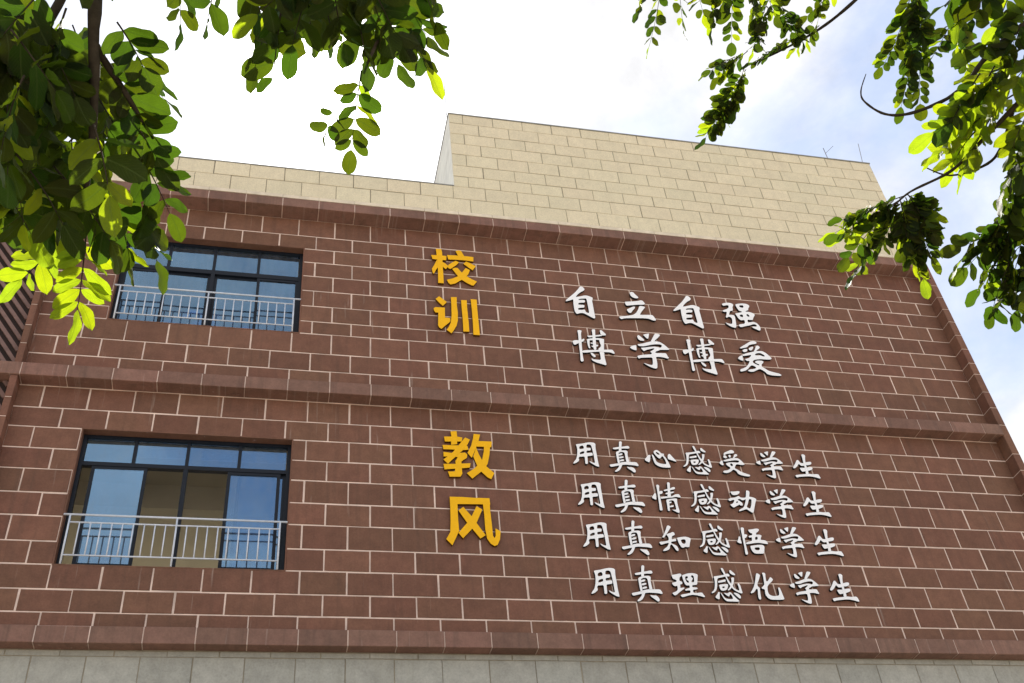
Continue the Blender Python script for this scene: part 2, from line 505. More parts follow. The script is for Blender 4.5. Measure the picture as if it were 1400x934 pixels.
# ---- outlines of the raised characters, millimetres on the wall
GLYPH = {
    'zi': [
        ['-249 -1 -162 97 -56 209 20 313 52 368 91 370 116 342 130 304 102 267 47 232 -12 170 -52 115 -45 105 33 130 104 158 154 161 202 144 249 121 238 75 225 41 227 -36 226 -157 227 -320 228 -341 208 -370 166 -348 106 -306 30 -260 -28 -266 -85 -294 -103 -274 -117 -227 -120 -140 -116 -41 -106 48 -165 14 -239 -19', '-15 53 26 74 124 90 132 64 134 -47 136 -178 135 -249 98 -247 76 -228 66 -174 23 -190 -55 -193 -46 -154 -4 -144 64 -131 77 -70 6 -72 -35 -71 -27 -37 13 -22 89 -13 102 44 56 49 -13 36'],
    ],
    'li': [
        ['-40 318 -2 339 30 326 59 272 95 231 101 209 79 190 28 190 -15 213 -39 250'],
        ['-171 78 -134 87 -12 107 77 128 132 151 165 143 191 96 195 68 170 49 61 37 -70 11 -146 -9 -162 17'],
        ['-165 -99 -99 -59 -33 -18 2 -15 -10 -55 -52 -103 -91 -163 -115 -178 -145 -157'],
        ['81 11 142 12 190 -5 146 -60 102 -120 60 -190 71 -200 278 -178 305 -213 331 -282 322 -305 279 -311 209 -278 126 -271 -79 -292 -233 -309 -296 -339 -318 -318 -331 -286 -285 -271 -173 -248 -66 -215 -7 -165 45 -82'],
    ],
    'qiang': [
        ['-284 262 -248 283 -181 302 -118 303 -74 285 -67 257 -98 203 -103 145 -114 116 -166 104 -190 56 -207 4 -179 13 -118 8 -104 -24 -114 -104 -122 -194 -140 -284 -174 -298 -222 -281 -283 -243 -322 -187 -306 -190 -257 -208 -204 -213 -183 -156 -173 -76 -189 -50 -226 -37 -269 -73 -283 -49 -255 4 -233 80 -293 68 -309 94 -283 114 -218 144 -174 183 -161 236 -186 244 -263 219 -279 234'],
        ['-31 279 42 304 118 318 198 315 243 280 228 238 202 207 196 166 145 138 126 119 194 120 260 99 295 63 273 27 244 -16 220 -74 163 -75 119 -74 110 -142 157 -131 224 -113 279 -141 310 -193 322 -248 309 -299 282 -318 232 -290 162 -253 177 -229 230 -229 269 -214 252 -177 209 -170 139 -205 53 -231 -54 -273 -84 -234 -64 -204 49 -176 63 -85 -13 -104 -47 -63 -66 2 -86 51 -13 76 44 93 67 112 9 129 -12 189', '33 246 60 266 115 272 125 238 99 207 56 214', '-9 20 23 40 58 38 52 -19 25 -22 1 -13', '127 51 153 65 178 39 180 11 154 -3 132 18'],
    ],
    'bo': [
        ['-234 330 -196 344 -157 332 -180 272 -190 136 -203 -40 -216 -233 -211 -333 -249 -351 -266 -328 -255 -217 -249 -23 -236 163 -230 267'],
        ['-346 90 -291 111 -219 113 -166 144 -144 159 -135 136 -165 92 -208 73 -269 36 -321 2 -342 29'],
        ['-209 -111 -127 -91 -5 -77 93 -68 175 -55 265 -44 314 -42 336 -80 346 -120 324 -130 272 -102 167 -106 71 -105 -52 -127 -134 -145 -207 -154'],
        ['-82 230 -25 236 92 258 168 278 197 258 121 234 21 214 -55 191'],
        ['157 375 191 378 225 334 256 295 248 268 198 263 161 285'],
        ['20 382 82 388 72 319 60 182 50 57 40 -67 -4 -72 -6 31 9 187 20 292'],
        ['-93 151 -39 161 -56 98 -65 4 -56 -41 -85 -47 -95 22 -97 94'],
        ['-92 156 -9 180 115 197 207 186 202 154 109 155 65 156 -40 130'],
        ['122 186 207 186 186 49 168 -76 156 -209 162 -299 167 -373 148 -388 96 -370 4 -343 -62 -309 -79 -261 -50 -278 13 -282 85 -281 91 -184 86 -109 72 -44 119 1 133 44 119 115'],
        ['-38 84 10 84 7 63 -42 58'],
        ['-36 12 10 27 11 -19 -24 -12'],
        ['46 51 93 45 72 12 43 4'],
        ['-77 -134 -31 -145 10 -197 2 -223 -19 -230 -54 -198'],
    ],
    'xue': [
        ['-177 305 -144 330 -106 286 -59 228 -71 206 -129 205 -169 233'],
        ['-67 343 0 371 52 381 33 321 15 266 -7 259 -37 304'],
        ['154 392 204 391 247 374 207 317 145 253 102 201 44 200 93 285'],
        ['-350 38 -290 80 -229 98 -230 44 -236 -13 -258 -20 -311 0'],
        ['-205 119 -124 138 -35 172 45 204 138 218 211 207 276 155 350 63 338 46 254 38 178 31 141 7 96 -13 81 -50 257 -34 278 -52 291 -113 308 -132 283 -153 221 -135 157 -125 74 -133 79 -194 74 -286 57 -378 18 -392 -51 -367 -109 -332 -166 -287 -142 -290 -74 -314 -14 -319 3 -252 13 -149 -95 -164 -187 -175 -232 -200 -254 -143 -168 -114 -83 -96 9 -83 22 -56 -5 -27 42 8 86 43 76 58 -3 30 -65 8 -112 -27 -131 2 -156 46 -98 52 -11 76 83 95 148 91 186 74 220 98 231 135 210 154 126 151 22 126 -92 83 -183 80'],
    ],
    'ai': [
        ['-251 198 -183 247 -78 321 -15 365 49 377 89 365 96 338 68 314 4 302 -64 275 -111 222 -177 200 -242 179'],
        ['-217 143 -175 173 -130 183 -118 163 -140 123 -184 103 -212 111'],
        ['-92 197 -39 234 8 249 0 216 -35 165 -64 152 -87 166'],
        ['67 276 111 281 131 240 101 205 58 174 20 128 -20 124 28 192'],
        ['-344 -43 -293 9 -245 31 -250 -24 -258 -92 -283 -90 -328 -68'],
        ['-241 45 -135 92 -31 128 52 152 150 161 210 124 261 55 288 10 263 -19 170 -27 67 -26 -43 -52 -86 -87 -87 -124 -42 -151 2 -178 19 -146 -13 -138 -49 -110 -32 -77 41 -60 116 -69 102 -107 63 -142 53 -194 99 -232 155 -279 250 -306 339 -324 370 -352 352 -373 265 -377 181 -374 109 -354 87 -310 38 -268 0 -251 -59 -282 -129 -324 -190 -329 -235 -308 -185 -277 -96 -259 -54 -230 -72 -200 -126 -179 -169 -214 -217 -270 -279 -317 -370 -343 -362 -293 -310 -268 -241 -231 -182 -164 -137 -87 -190 -91 -223 -53 -139 -24 -104 11 -78 45 -84 55 -159 32 -240 14', '-14 61 31 102 103 114 155 82 176 47 143 36 89 60 26 49'],
    ],
    'yong': [
        ['-114 168 -65 178 -8 189 57 209 115 220 171 216 196 198 190 156 186 95 189 6 188 -101 193 -178 196 -213 186 -220 149 -208 109 -180 69 -152 54 -123 72 -131 113 -153 141 -153 140 -91 138 4 131 106 124 166 98 180 55 173 43 115 77 116 111 117 106 69 40 61 34 19 97 27 125 28 126 -20 88 -30 37 -37 34 -94 30 -153 24 -179 -10 -180 -8 -130 -4 -47 -49 -52 -88 -56 -104 -86 -96 -109 -105 -133 -149 -169 -189 -185 -196 -176 -172 -140 -142 -104 -118 -33 -104 45 -102 117', '-64 127 -36 146 -10 153 6 132 1 96 -40 86 -68 85', '-68 22 -29 44 2 48 -3 12 -36 -4 -75 -11'],
    ],
    'zhen': [
        ['-14 269 10 278 30 267 17 210 3 149 -2 102 -47 94 -30 175'],
        ['-132 148 -86 159 -21 175 44 184 103 199 127 193 134 166 113 149 50 150 -14 142 -79 126 -124 122'],
        ['-94 76 -42 87 -60 41 -62 -25 -60 -117 -93 -131 -95 -53 -95 20'],
        ['-94 76 -46 101 12 112 69 117 94 98 81 45 81 -28 87 -94 42 -101 41 -23 41 63 26 83 -18 82 -60 60'],
        ['-63 40 -23 55 3 59 2 36 -23 22 -68 14'],
        ['-59 -9 -20 2 12 6 11 -17 -26 -31 -58 -35'],
        ['-57 -65 -17 -51 11 -50 10 -73 -23 -83 -55 -91'],
        ['-223 -154 -169 -143 -86 -124 -39 -104 25 -92 94 -90 194 -87 214 -116 223 -149 206 -159 165 -147 85 -143 17 -141 -47 -153 -131 -174 -203 -195 -222 -180'],
        ['-78 -150 -27 -142 -48 -188 -81 -241 -130 -274 -159 -278 -159 -262 -115 -222 -84 -183'],
        ['32 -177 77 -182 127 -184 153 -209 163 -248 151 -271 129 -271 92 -237 54 -208'],
    ],
    'xin': [
        ['-255 -27 -218 13 -189 53 -165 61 -148 53 -161 11 -170 -41 -191 -80 -216 -66 -246 -49'],
        ['-128 70 -109 68 -93 34 -82 -23 -68 -66 -22 -89 42 -98 76 -93 81 -64 70 -7 48 49 30 45 8 14 -11 1 -31 12 -62 55 -87 98 -84 131 -54 158 -20 160 9 136 35 99 79 96 67 63 88 26 114 -36 130 -99 139 -149 124 -157 52 -160 -18 -155 -74 -130 -106 -94 -117 -38 -122 26', '-57 113 -35 127 -9 103 7 82 -9 71 -35 79'],
        ['129 67 158 104 178 89 207 39 242 -10 255 -38 231 -36 179 -17 122 2'],
    ],
    'gan': [
        ['-148 121 -92 130 -12 145 22 156 71 175 94 162 100 135 72 125 48 131 -20 112 -93 96 -110 53 -122 -13 -148 -86 -188 -126 -229 -143 -232 -127 -195 -100 -170 -60 -149 19 -143 85'],
        ['-11 259 21 260 31 224 43 164 55 104 77 38 109 -13 119 -53 173 -90 194 -83 194 -31 186 15 209 29 224 -10 227 -76 232 -122 213 -135 167 -117 117 -85 93 -53 74 -28 50 31 35 104 17 163 -2 216'],
        ['112 226 135 230 165 194 190 165 180 148 144 157 111 179'],
        ['114 112 160 117 146 60 119 0 81 -54 34 -91 12 -88 49 -54 87 -1 111 59'],
        ['-98 50 -44 65 24 83 19 47 -38 35 -101 24'],
        ['-95 -6 -26 6 39 11 42 -15 23 -55 -3 -85 -50 -98 -80 -94 -92 -65', '-58 -38 -27 -27 -10 -36 -27 -57 -50 -57'],
        ['-130 -118 -108 -121 -121 -163 -132 -222 -150 -232 -188 -207 -186 -187 -150 -151'],
        ['-102 -120 -84 -136 -68 -175 -45 -213 9 -225 66 -220 68 -197 52 -149 32 -153 18 -186 -5 -176 -31 -154 -51 -129 -14 -134 11 -134 35 -114 59 -120 81 -158 119 -209 159 -253 132 -260 57 -259 -31 -258 -62 -233 -82 -182'],
        ['90 -122 133 -124 173 -143 194 -175 186 -207 166 -211 133 -176'],
    ],
    'shou': [
        ['-110 179 -51 209 8 239 42 242 63 223 67 198 47 181 -14 174 -76 159 -106 139 -125 141'],
        ['-128 130 -97 135 -80 114 -75 92 -98 76 -138 89'],
        ['-45 139 -12 152 -6 126 -18 100 -36 95 -47 116'],
        ['54 156 90 173 110 152 93 129 55 108 36 81 9 79 39 122'],
        ['-229 -16 -198 23 -166 35 -167 -8 -163 -48 -181 -59 -213 -40'],
        ['-153 36 -85 62 -9 85 66 97 115 86 156 40 190 -17 171 -29 112 -32 82 -23 49 -25 20 -63 5 -100 50 -127 93 -161 152 -186 229 -211 228 -229 209 -242 139 -238 66 -220 36 -200 23 -157 -14 -127 -35 -132 -76 -170 -141 -199 -191 -195 -206 -178 -181 -155 -129 -148 -77 -120 -63 -90 -102 -63 -128 -21 -74 1 -21 8 38 11 82 6 111 30 106 48 55 52 -19 41 -102 21 -147 18', '-57 -24 -29 -11 -10 -28 -18 -62 -39 -67 -54 -49'],
    ],
    'sheng': [
        ['4 214 40 221 68 200 47 136 34 66 29 -9 31 -77 27 -147 -24 -153 -6 -78 -6 -10 -3 65 4 147'],
        ['-106 100 -79 108 -66 82 -51 51 5 53 2 3 -55 -2 -73 19 -86 38 -126 -13 -176 -55 -202 -49 -198 -28 -150 30'],
        ['28 66 89 83 127 85 134 60 109 31 55 17 20 22'],
        ['-94 -37 -10 -35 69 -17 114 -13 123 -31 112 -57 48 -83 -31 -101 -70 -108 -82 -86'],
        ['-206 -179 -112 -161 -29 -150 30 -139 89 -147 184 -138 197 -172 206 -212 188 -220 132 -201 63 -188 -11 -189 -106 -201 -157 -208 -189 -221 -199 -206'],
    ],
    'qing': [
        ['-229 -13 -195 31 -171 61 -154 48 -161 -2 -167 -56 -191 -50 -220 -34'],
        ['-126 203 -95 212 -76 195 -90 137 -100 36 -101 -56 -102 -176 -103 -232 -120 -239 -148 -237 -139 -143 -133 -22 -125 106'],
        ['-98 93 -61 106 -41 96 -51 60 -85 44 -103 50'],
        ['57 257 81 265 101 252 89 189 77 95 77 -5 13 -8 39 93 50 187'],
        ['-24 119 15 135 82 153 125 177 159 186 168 165 150 142 90 128 29 111 -14 101'],
        ['-4 70 49 83 110 101 143 102 132 84 77 63 -3 45'],
        ['-95 -6 -9 12 74 13 110 32 153 56 205 62 219 38 229 6 205 2 150 13 76 -8 -15 -20 -94 -35'],
        ['-14 -45 33 -35 24 -114 11 -212 12 -237 -14 -241 -22 -221 -15 -137'],
        ['-14 -45 60 -27 138 -16 163 -22 151 -79 153 -164 159 -226 152 -265 127 -263 82 -237 42 -214 86 -216 115 -211 114 -137 105 -57 68 -51 19 -71'],
        ['23 -85 63 -73 62 -98 24 -110'],
        ['16 -156 70 -136 88 -142 80 -164 18 -177'],
    ],
    'dong': [
        ['-168 163 -100 166 -30 179 -11 168 -27 136 -70 109 -116 101 -143 106 -154 126'],
        ['-228 28 -178 49 -109 61 -64 85 -41 89 -25 65 13 61 65 67 100 198 113 196 140 191 149 170 121 82 152 84 204 68 229 44 214 19 190 -31 154 -117 125 -191 103 -198 66 -170 25 -136 -18 -153 -102 -184 -103 -166 -76 -143 -19 -114 7 -76 42 -1 58 42 19 19 -14 17 -32 38 -65 36 -81 17 -56 6 -24 -23 -12 -53 -27 -78 -55 -79 -72 -62 -117 -88 -175 -121 -198 -104 -223 -69 -181 -55 -151 -23 -131 17 -165 13 -208 -8 -229 10', '-111 -15 -94 -2 -79 -20 -99 -36 -119 -37', '105 38 137 46 147 28 122 -58 90 -121 72 -124 34 -99 72 -37'],
    ],
    'zhi': [
        ['-74 214 -49 212 -20 192 -50 149 -81 106 -123 56 -153 14 -173 7 -184 21 -148 67 -115 128'],
        ['-116 63 -87 76 -45 92 -9 109 11 97 15 62 -10 49 -34 36 -50 -18 19 0 16 -39 -18 -46 -63 -54 -69 -83 -23 -99 11 -122 24 -162 20 -197 0 -204 -18 -187 -41 -135 -65 -95 -91 -114 -108 -173 -145 -197 -207 -214 -213 -200 -183 -170 -139 -139 -108 -91 -104 -73 -161 -87 -226 -113 -248 -73 -227 -60 -172 -55 -98 -37 -89 4 -99 39'],
        ['38 15 90 26 163 38 216 28 248 9 221 -55 197 -132 172 -133 135 -129 98 -148 73 -137 51 -85 41 -26', '88 -21 122 -5 162 -10 158 -57 139 -81 111 -82 94 -60'],
    ],
    'wu': [
        ['-242 -20 -212 27 -197 67 -177 74 -171 48 -180 8 -172 -30 -183 -50 -216 -39'],
        ['-132 218 -102 229 -77 217 -90 163 -109 50 -116 -54 -118 -158 -117 -216 -136 -229 -162 -223 -148 -107 -142 16 -136 115'],
        ['-110 110 -69 111 -51 99 -75 65 -98 44 -116 57'],
        ['-18 193 46 202 118 218 154 213 154 190 129 162 99 144 85 111 142 116 175 101 154 67 137 27 204 23 230 5 242 -31 227 -41 177 -33 106 -23 30 -29 -47 -45 -104 -54 -108 -31 -56 -10 -4 2 12 68 -27 57 -39 73 -28 90 24 102 34 132 0 140 -12 166', '62 70 102 82 95 32 50 24'],
        ['-53 -81 8 -69 85 -56 152 -57 170 -83 156 -135 130 -200 96 -202 -8 -205 -37 -174 -50 -130', '10 -108 43 -100 86 -99 89 -124 67 -148 24 -149 7 -134'],
    ],
    'lireason': [
        ['-194 150 -134 160 -64 178 -46 165 -45 144 -75 121 -93 83 -88 57 -64 52 -53 28 -72 9 -93 9 -102 -50 -73 -44 -47 -38 -39 -51 -81 -81 -134 -119 -181 -157 -208 -166 -237 -132 -214 -119 -170 -102 -145 -77 -138 -14 -175 -25 -202 -5 -209 32 -178 35 -135 50 -136 71 -159 84 -183 91'],
        ['-41 149 0 164 55 182 118 189 168 182 200 167 180 97 159 10 124 4 83 0 77 -29 111 -34 147 -33 153 -54 125 -65 78 -71 74 -114 113 -121 202 -108 216 -136 237 -170 222 -181 174 -166 117 -152 57 -148 -6 -160 -60 -178 -103 -189 -124 -158 -83 -144 -21 -132 32 -120 40 -83 0 -81 -32 -90 -37 -67 7 -50 39 -41 42 -4 -5 -8 -24 21 -34 74', '2 124 26 140 49 130 39 109 11 94 32 71 45 60 39 34 15 41 5 65 -1 97', '90 142 116 157 133 141 131 95 121 49 97 43 78 51 100 83 115 103 99 124'],
    ],
    'hua': [
        ['-87 196 -61 199 -30 172 -51 131 -74 85 -108 38 -112 -7 -87 -29 -96 -85 -103 -152 -108 -202 -124 -214 -144 -206 -144 -153 -123 -52 -140 -44 -194 -105 -235 -120 -246 -109 -212 -71 -169 -9 -128 77'],
        ['8 210 42 214 57 197 45 139 39 77 61 77 94 118 115 144 137 134 152 105 121 73 71 32 37 -3 22 -71 25 -121 56 -148 109 -155 178 -143 193 -89 193 -16 218 -18 228 -60 236 -133 246 -194 227 -205 160 -210 40 -210 2 -189 -29 -139 -16 -49 -53 -45 -60 -28 -25 1 -2 24 6 98 13 167'],
    ],
    'xiao': [
        ['-295 405 -201 411 -189 320 -194 33 -192 -191 -194 -412 -288 -413 -279 -90 -281 136'],
        ['-382 243 -289 249 -184 252 -119 248 -128 144 -172 144 -277 142 -361 148'],
        ['-294 123 -214 110 -268 -21 -311 -105 -351 -205 -370 -180 -382 -92 -339 4'],
        ['-199 101 -152 73 -98 11 -125 -43 -146 -68 -180 -33 -218 30'],
        ['-106 279 37 286 200 290 351 286 344 175 194 185 31 181 -91 172'],
        ['46 391 93 421 142 416 192 288 85 281'],
        ['-88 47 -4 125 38 154 93 126 41 51 -61 -52 -93 -45 -115 -2'],
        ['165 101 217 159 288 128 358 80 382 71 318 -39 264 6'],
        ['-33 -48 13 -14 61 -14 121 -108 212 -198 289 -256 374 -301 311 -402 279 -401 202 -355 103 -278 29 -164'],
        ['200 3 270 -39 239 -139 169 -248 85 -313 1 -389 -79 -421 -110 -392 -138 -318 -32 -272 50 -217 128 -119'],
    ],
    'xun': [
        ['-324 328 -263 391 -223 356 -140 274 -171 231 -210 182 -261 238'],
        ['-365 115 -331 141 -179 146 -185 -77 -160 -74 -103 -79 -102 -145 -124 -180 -202 -265 -253 -330 -292 -296 -307 -254 -291 22 -340 23 -359 60'],
        ['-67 396 29 407 24 225 31 57 22 -121 -5 -234 -60 -348 -95 -407 -173 -338 -137 -280 -96 -177 -75 -10 -68 215'],
        ['101 347 194 357 193 131 198 -125 197 -343 99 -348 104 -46 100 177'],
        ['263 388 364 388 361 149 363 -130 365 -402 259 -402 267 -140 268 139'],
    ],
    'jiao': [
        ['-241 402 -149 414 -145 319 -153 175 -244 158 -232 314'],
        ['-341 301 -237 308 -146 314 -69 302 -82 229 -169 224 -332 213'],
        ['-28 305 43 271 -9 163 -87 59 -173 -33 -258 -124 -305 -180 -369 -109 -318 -63 -224 29 -136 154'],
        ['-370 150 -244 153 -109 156 -1 152 9 87 -68 77 -230 77 -360 74'],
        ['-363 26 -251 16 -162 16 -44 35 -14 -2 -22 -56 -79 -103 -116 -137 -196 -131 -156 -53 -228 -47 -362 -55'],
        ['-195 -115 -106 -104 -108 -222 -105 -338 -135 -392 -290 -401 -312 -313 -214 -307 -192 -216'],
        ['-372 -184 -216 -175 26 -150 12 -225 -87 -242 -221 -260 -359 -279'],
        ['105 381 201 376 170 251 114 105 50 -52 -8 31 55 167 85 279'],
        ['161 256 372 259 355 158 245 157 136 155'],
        ['246 168 337 163 317 19 278 -146 217 -246 131 -325 36 -414 -38 -324 55 -255 132 -176 202 -75 235 68'],
        ['74 -29 126 138 155 31 201 -86 257 -190 365 -301 312 -409 261 -381 178 -290 122 -187'],
    ],
    'feng': [
        ['-304 387 -196 383 -201 201 -203 3 -199 -162 -247 -270 -304 -391 -383 -299 -323 -186 -310 -1 -304 196'],
        ['-304 387 -134 391 40 386 264 390 269 284 120 282 -202 271'],
        ['161 370 264 390 261 173 267 -25 270 -220 288 -258 308 -219 313 -102 383 -143 364 -275 323 -363 279 -381 230 -347 185 -272 169 -127 170 119'],
        ['-190 167 -118 228 -14 86 167 -215 91 -271 -89 -11'],
        ['70 249 149 198 57 -15 -28 -136 -151 -276 -209 -191 -81 -31 -5 91'],
    ],
}
ROWS = {'r1': [('zi', 3.535, 12.345, 1.0), ('li', 4.521, 12.353, 1.0), ('zi', 5.47, 12.327, 1.033), ('qiang', 6.457, 12.323, 1.0)],
        'r2': [('bo', 3.639, 11.344, 1.0), ('xue', 4.616, 11.349, 1.0), ('bo', 5.551, 11.318, 1.02), ('ai', 6.516, 11.368, 1.0)],
        's1': [('yong', 3.186, 9.162, 1.009), ('zhen', 3.782, 9.151, 1.022), ('xin', 4.38, 9.147, 1.0), ('gan', 4.961, 9.161, 1.009), ('shou', 5.562, 9.143, 1.0), ('xue', 6.178, 9.147, 0.656), ('sheng', 6.765, 9.153, 1.025)],
        's2': [('yong', 3.163, 8.44, 1.007), ('zhen', 3.758, 8.445, 1.033), ('qing', 4.346, 8.458, 1.0), ('gan', 4.941, 8.452, 1.018), ('dong', 5.553, 8.443, 1.0), ('xue', 6.15, 8.436, 0.661), ('sheng', 6.735, 8.456, 1.026)],
        's3': [('yong', 3.148, 7.754, 1.011), ('zhen', 3.744, 7.746, 1.017), ('zhi', 4.334, 7.753, 1.0), ('gan', 4.925, 7.767, 1.006), ('wu', 5.53, 7.756, 1.0), ('xue', 6.136, 7.768, 0.654), ('sheng', 6.724, 7.782, 1.026)],
        's4': [('yong', 3.162, 7.027, 1.0), ('zhen', 3.765, 7.026, 1.0), ('lireason', 4.363, 7.014, 1.0), ('gan', 4.941, 7.038, 1.0), ('hua', 5.539, 7.03, 1.0), ('xue', 6.15, 7.026, 0.653), ('sheng', 6.736, 7.04, 1.0)],
        'y': [('xiao', 1.405, 12.92, 1.0), ('xun', 1.382, 11.806, 1.0), ('jiao', 1.413, 9.041, 1.0), ('feng', 1.408, 7.914, 1.0)]}

# ------------------------------------------------------------------ the building
T = 0.6                       # tile length
JOINT = 0.023
XL, XR = -4.83, 10.53         # tiled bay between the two thin fins
XEND = -6.9
WIN = [(-3.885, -1.095, 11.215, 13.09), (-3.885, -1.095, 7.098, 9.177)]
UP = [13.79, 13.393, 13.09, 12.78, 12.465, 12.135, 11.801, 11.472, 11.215, 10.815, 10.47, 10.10]
LO = [9.88, 9.504, 9.177, 8.829, 8.497, 8.133, 7.79, 7.423, 7.098, 6.762, 6.457, 6.19]
CR = [17.268, 16.989, 16.66, 16.354, 16.03, 15.699, 15.386, 15.095, 14.75, 14.386, 14.06]

school = thing('school_building', 'brown tiled school building with cream parapet and raised wall characters', 'building', (2.8, 0, GZ))


def part(name, me, parent=school):
    return obj(name, me, parent)


def cut_rects(x0, x1, z0, z1, holes):
    rects = [(x0, x1, z0, z1)]
    for hx0, hx1, hz0, hz1 in holes:
        nxt = []
        for a0, a1, b0, b1 in rects:
            if a1 <= hx0 or a0 >= hx1 or b1 <= hz0 or b0 >= hz1:
                nxt.append((a0, a1, b0, b1))
                continue
            if a0 < hx0:
                nxt.append((a0, hx0, b0, b1))
            if a1 > hx1:
                nxt.append((hx1, a1, b0, b1))
            m0, m1 = max(a0, hx0), min(a1, hx1)
            if b0 < hz0:
                nxt.append((m0, m1, b0, hz0))
            if b1 > hz1:
                nxt.append((m0, m1, hz1, b1))
        rects = nxt
    return [r for r in rects if r[1] - r[0] > 0.05 and r[3] - r[2] > 0.03]


def rows_to_rects(lines, xa, xb, first_half, holes, upper_clip=None):
    out = []
    for k in range(len(lines) - 1):
        z1, z0 = lines[k], lines[k + 1]
        off = 0.5 if (k % 2 == 0) == first_half else 0.0
        n0 = math.floor(xa / T - off) - 1
        x = (n0 + off) * T
        while x < xb:
            a, b = max(x, xa), min(x + T, xb)
            if x + T < xa + 0.09 or x > xb - 0.09:      # no slivers: the neighbour tile runs to the edge
                x += T
                continue
            if x < xa + 0.09:
                a = xa
            if x + T > xb - 0.09:
                b = xb
            if upper_clip and z0 >= upper_clip[0] - 0.01:
                a = max(a, upper_clip[1])
            if b - a > 0.03:
                out += cut_rects(a, b, z0, z1, holes)
            x += T
    return out


def place_tiles(parent, rects, mat, d, y_back, limit, name):
    """tiles as single objects, the ones showing largest first; the rest joined"""
    j = JOINT / 2
    items = []
    for x0, x1, z0, z1 in rects:
        c = Vector(((x0 + x1) / 2, 0, (z0 + z1) / 2))
        size = (x1 - x0) * (z1 - z0) / (c - CAM).length_squared
        items.append((in_frame(c, 40), size, x0, x1, z0, z1))
    items.sort(key=lambda i: (not i[0], -i[1]))
    rest = MB()
    for n, (vis, s, x0, x1, z0, z1) in enumerate(items):
        w, h = x1 - x0 - 2 * j, z1 - z0 - 2 * j
        me = tile_mesh(w, h, d, mat)
        loc = Vector(((x0 + x1) / 2 + rnd.gauss(0, 0.0020), y_back + rnd.gauss(0, 0.0011), (z0 + z1) / 2 + rnd.gauss(0, 0.0016)))
        rot = (rnd.gauss(0, 0.0035), rnd.gauss(0, 0.0028), rnd.gauss(0, 0.0030))
        if vis and n < limit:
            o = obj(name, me, parent, loc)
            o.rotation_euler = rot
        else:
            b = len(rest.v)
            rest.v += [tuple(Vector(v.co) + loc) for v in me.vertices]
            rest.f += [tuple(b + i for i in p.vertices) for p in me.polygons]
    if rest.v:
        o = obj(name + '_field', rest.mesh(name + '_field', mat), parent)
        o['kind'] = 'stuff'


def wall_with_holes(x0, x1, z0, z1, holes, y0, y1, mat, name):
    mb = MB()
    xs = sorted({x0, x1, *[h[0] for h in holes], *[h[1] for h in holes]})
    for a, b in zip(xs[:-1], xs[1:]):
        zs, lo_ = [], z0
        for h in sorted(holes, key=lambda q: q[2]):
            if a >= h[0] - 1e-6 and b <= h[1] + 1e-6:
                zs.append((lo_, h[2]))
                lo_ = h[3]
        zs.append((lo_, z1))
        for c, d in zs:
            mb.box(a, b, y0, y1, c, d)
    return part(name, mb.mesh(name, mat))


WY = 0.004                    # mortar face
TD = 0.008                    # tile thickness proud of the mortar
w_up = wall_with_holes(XEND, XR, 9.99, 13.90, [WIN[0]], WY, 0.26, M['mortar'], 'tiled_wall')
w_lo = wall_with_holes(XEND, XR, 6.10, 9.99, [WIN[1]], WY, 0.26, M['mortar'], 'tiled_wall')
ru = rows_to_rects(UP, XL - 0.010, XR + 0.0085, False, [WIN[0]])
rl = rows_to_rects(LO, XL - 0.010, XR + 0.0085, True, [WIN[1]])
place_tiles(w_lo, rl, M['brown'], TD, WY - 0.0005, 200, 'brown_tile')
place_tiles(w_up, ru, M['brown'], TD, WY - 0.0005, 100, 'brown_tile')

# cream parapet and the raised roof block behind one face
bx0, bx1 = 1.525, 10.66
wall = MB()
wall.box(XEND, bx1, WY, 0.26, 13.90, 15.09)
p_wall = part('parapet_wall', wall.mesh('parapet_wall', M['dark_joint']))
blk = MB()
blk.box(bx0 + 0.012, bx1, WY, 6.5, 15.09, 17.262)
p_blk = part('roof_block', blk.mesh('roof_block', M['dark_joint']))
JOINT = 0.012
rc_top = rows_to_rects(CR[:8], bx0, bx1, False, [])
rc_low = rows_to_rects(CR[7:], XEND, bx1, True, [])
place_tiles(p_blk, rc_top, M['cream'], TD, WY - 0.0005, 300, 'cream_tile')
place_tiles(p_wall, rc_low, M['cream'], TD, WY - 0.0005, 300, 'cream_tile')
# panels of the block's left return, skylight put into their pale colour
zc = [17.25, 16.35, 15.10]
for k in range(2):
    for q in range(6):
        y0 = 0.0 + q * 1.08
        s = MB().box(bx0, bx0 + 0.012, y0 + 0.006, y0 + 1.074, zc[k + 1] + 0.006, zc[k] - 0.006)
        obj('side_panel', s.mesh('side_panel', M['skylit_side']), p_blk)
cop = MB()
cop.box(bx0 - 0.012, bx1 + 0.012, -0.018, 0.30, 17.266, 17.29)
cop.box(bx0 - 0.012, bx0 + 0.25, 0.30, 6.5, 17.266, 17.29)
part('coping', cop.mesh('coping', M['coping']))
cop = MB().box(XEND, bx0 - 0.002, -0.014, 0.28, 15.092, 15.112)
part('coping', cop.mesh('coping', M['coping']))

# three projecting ledges faced with tiles
JOINT = 0.02


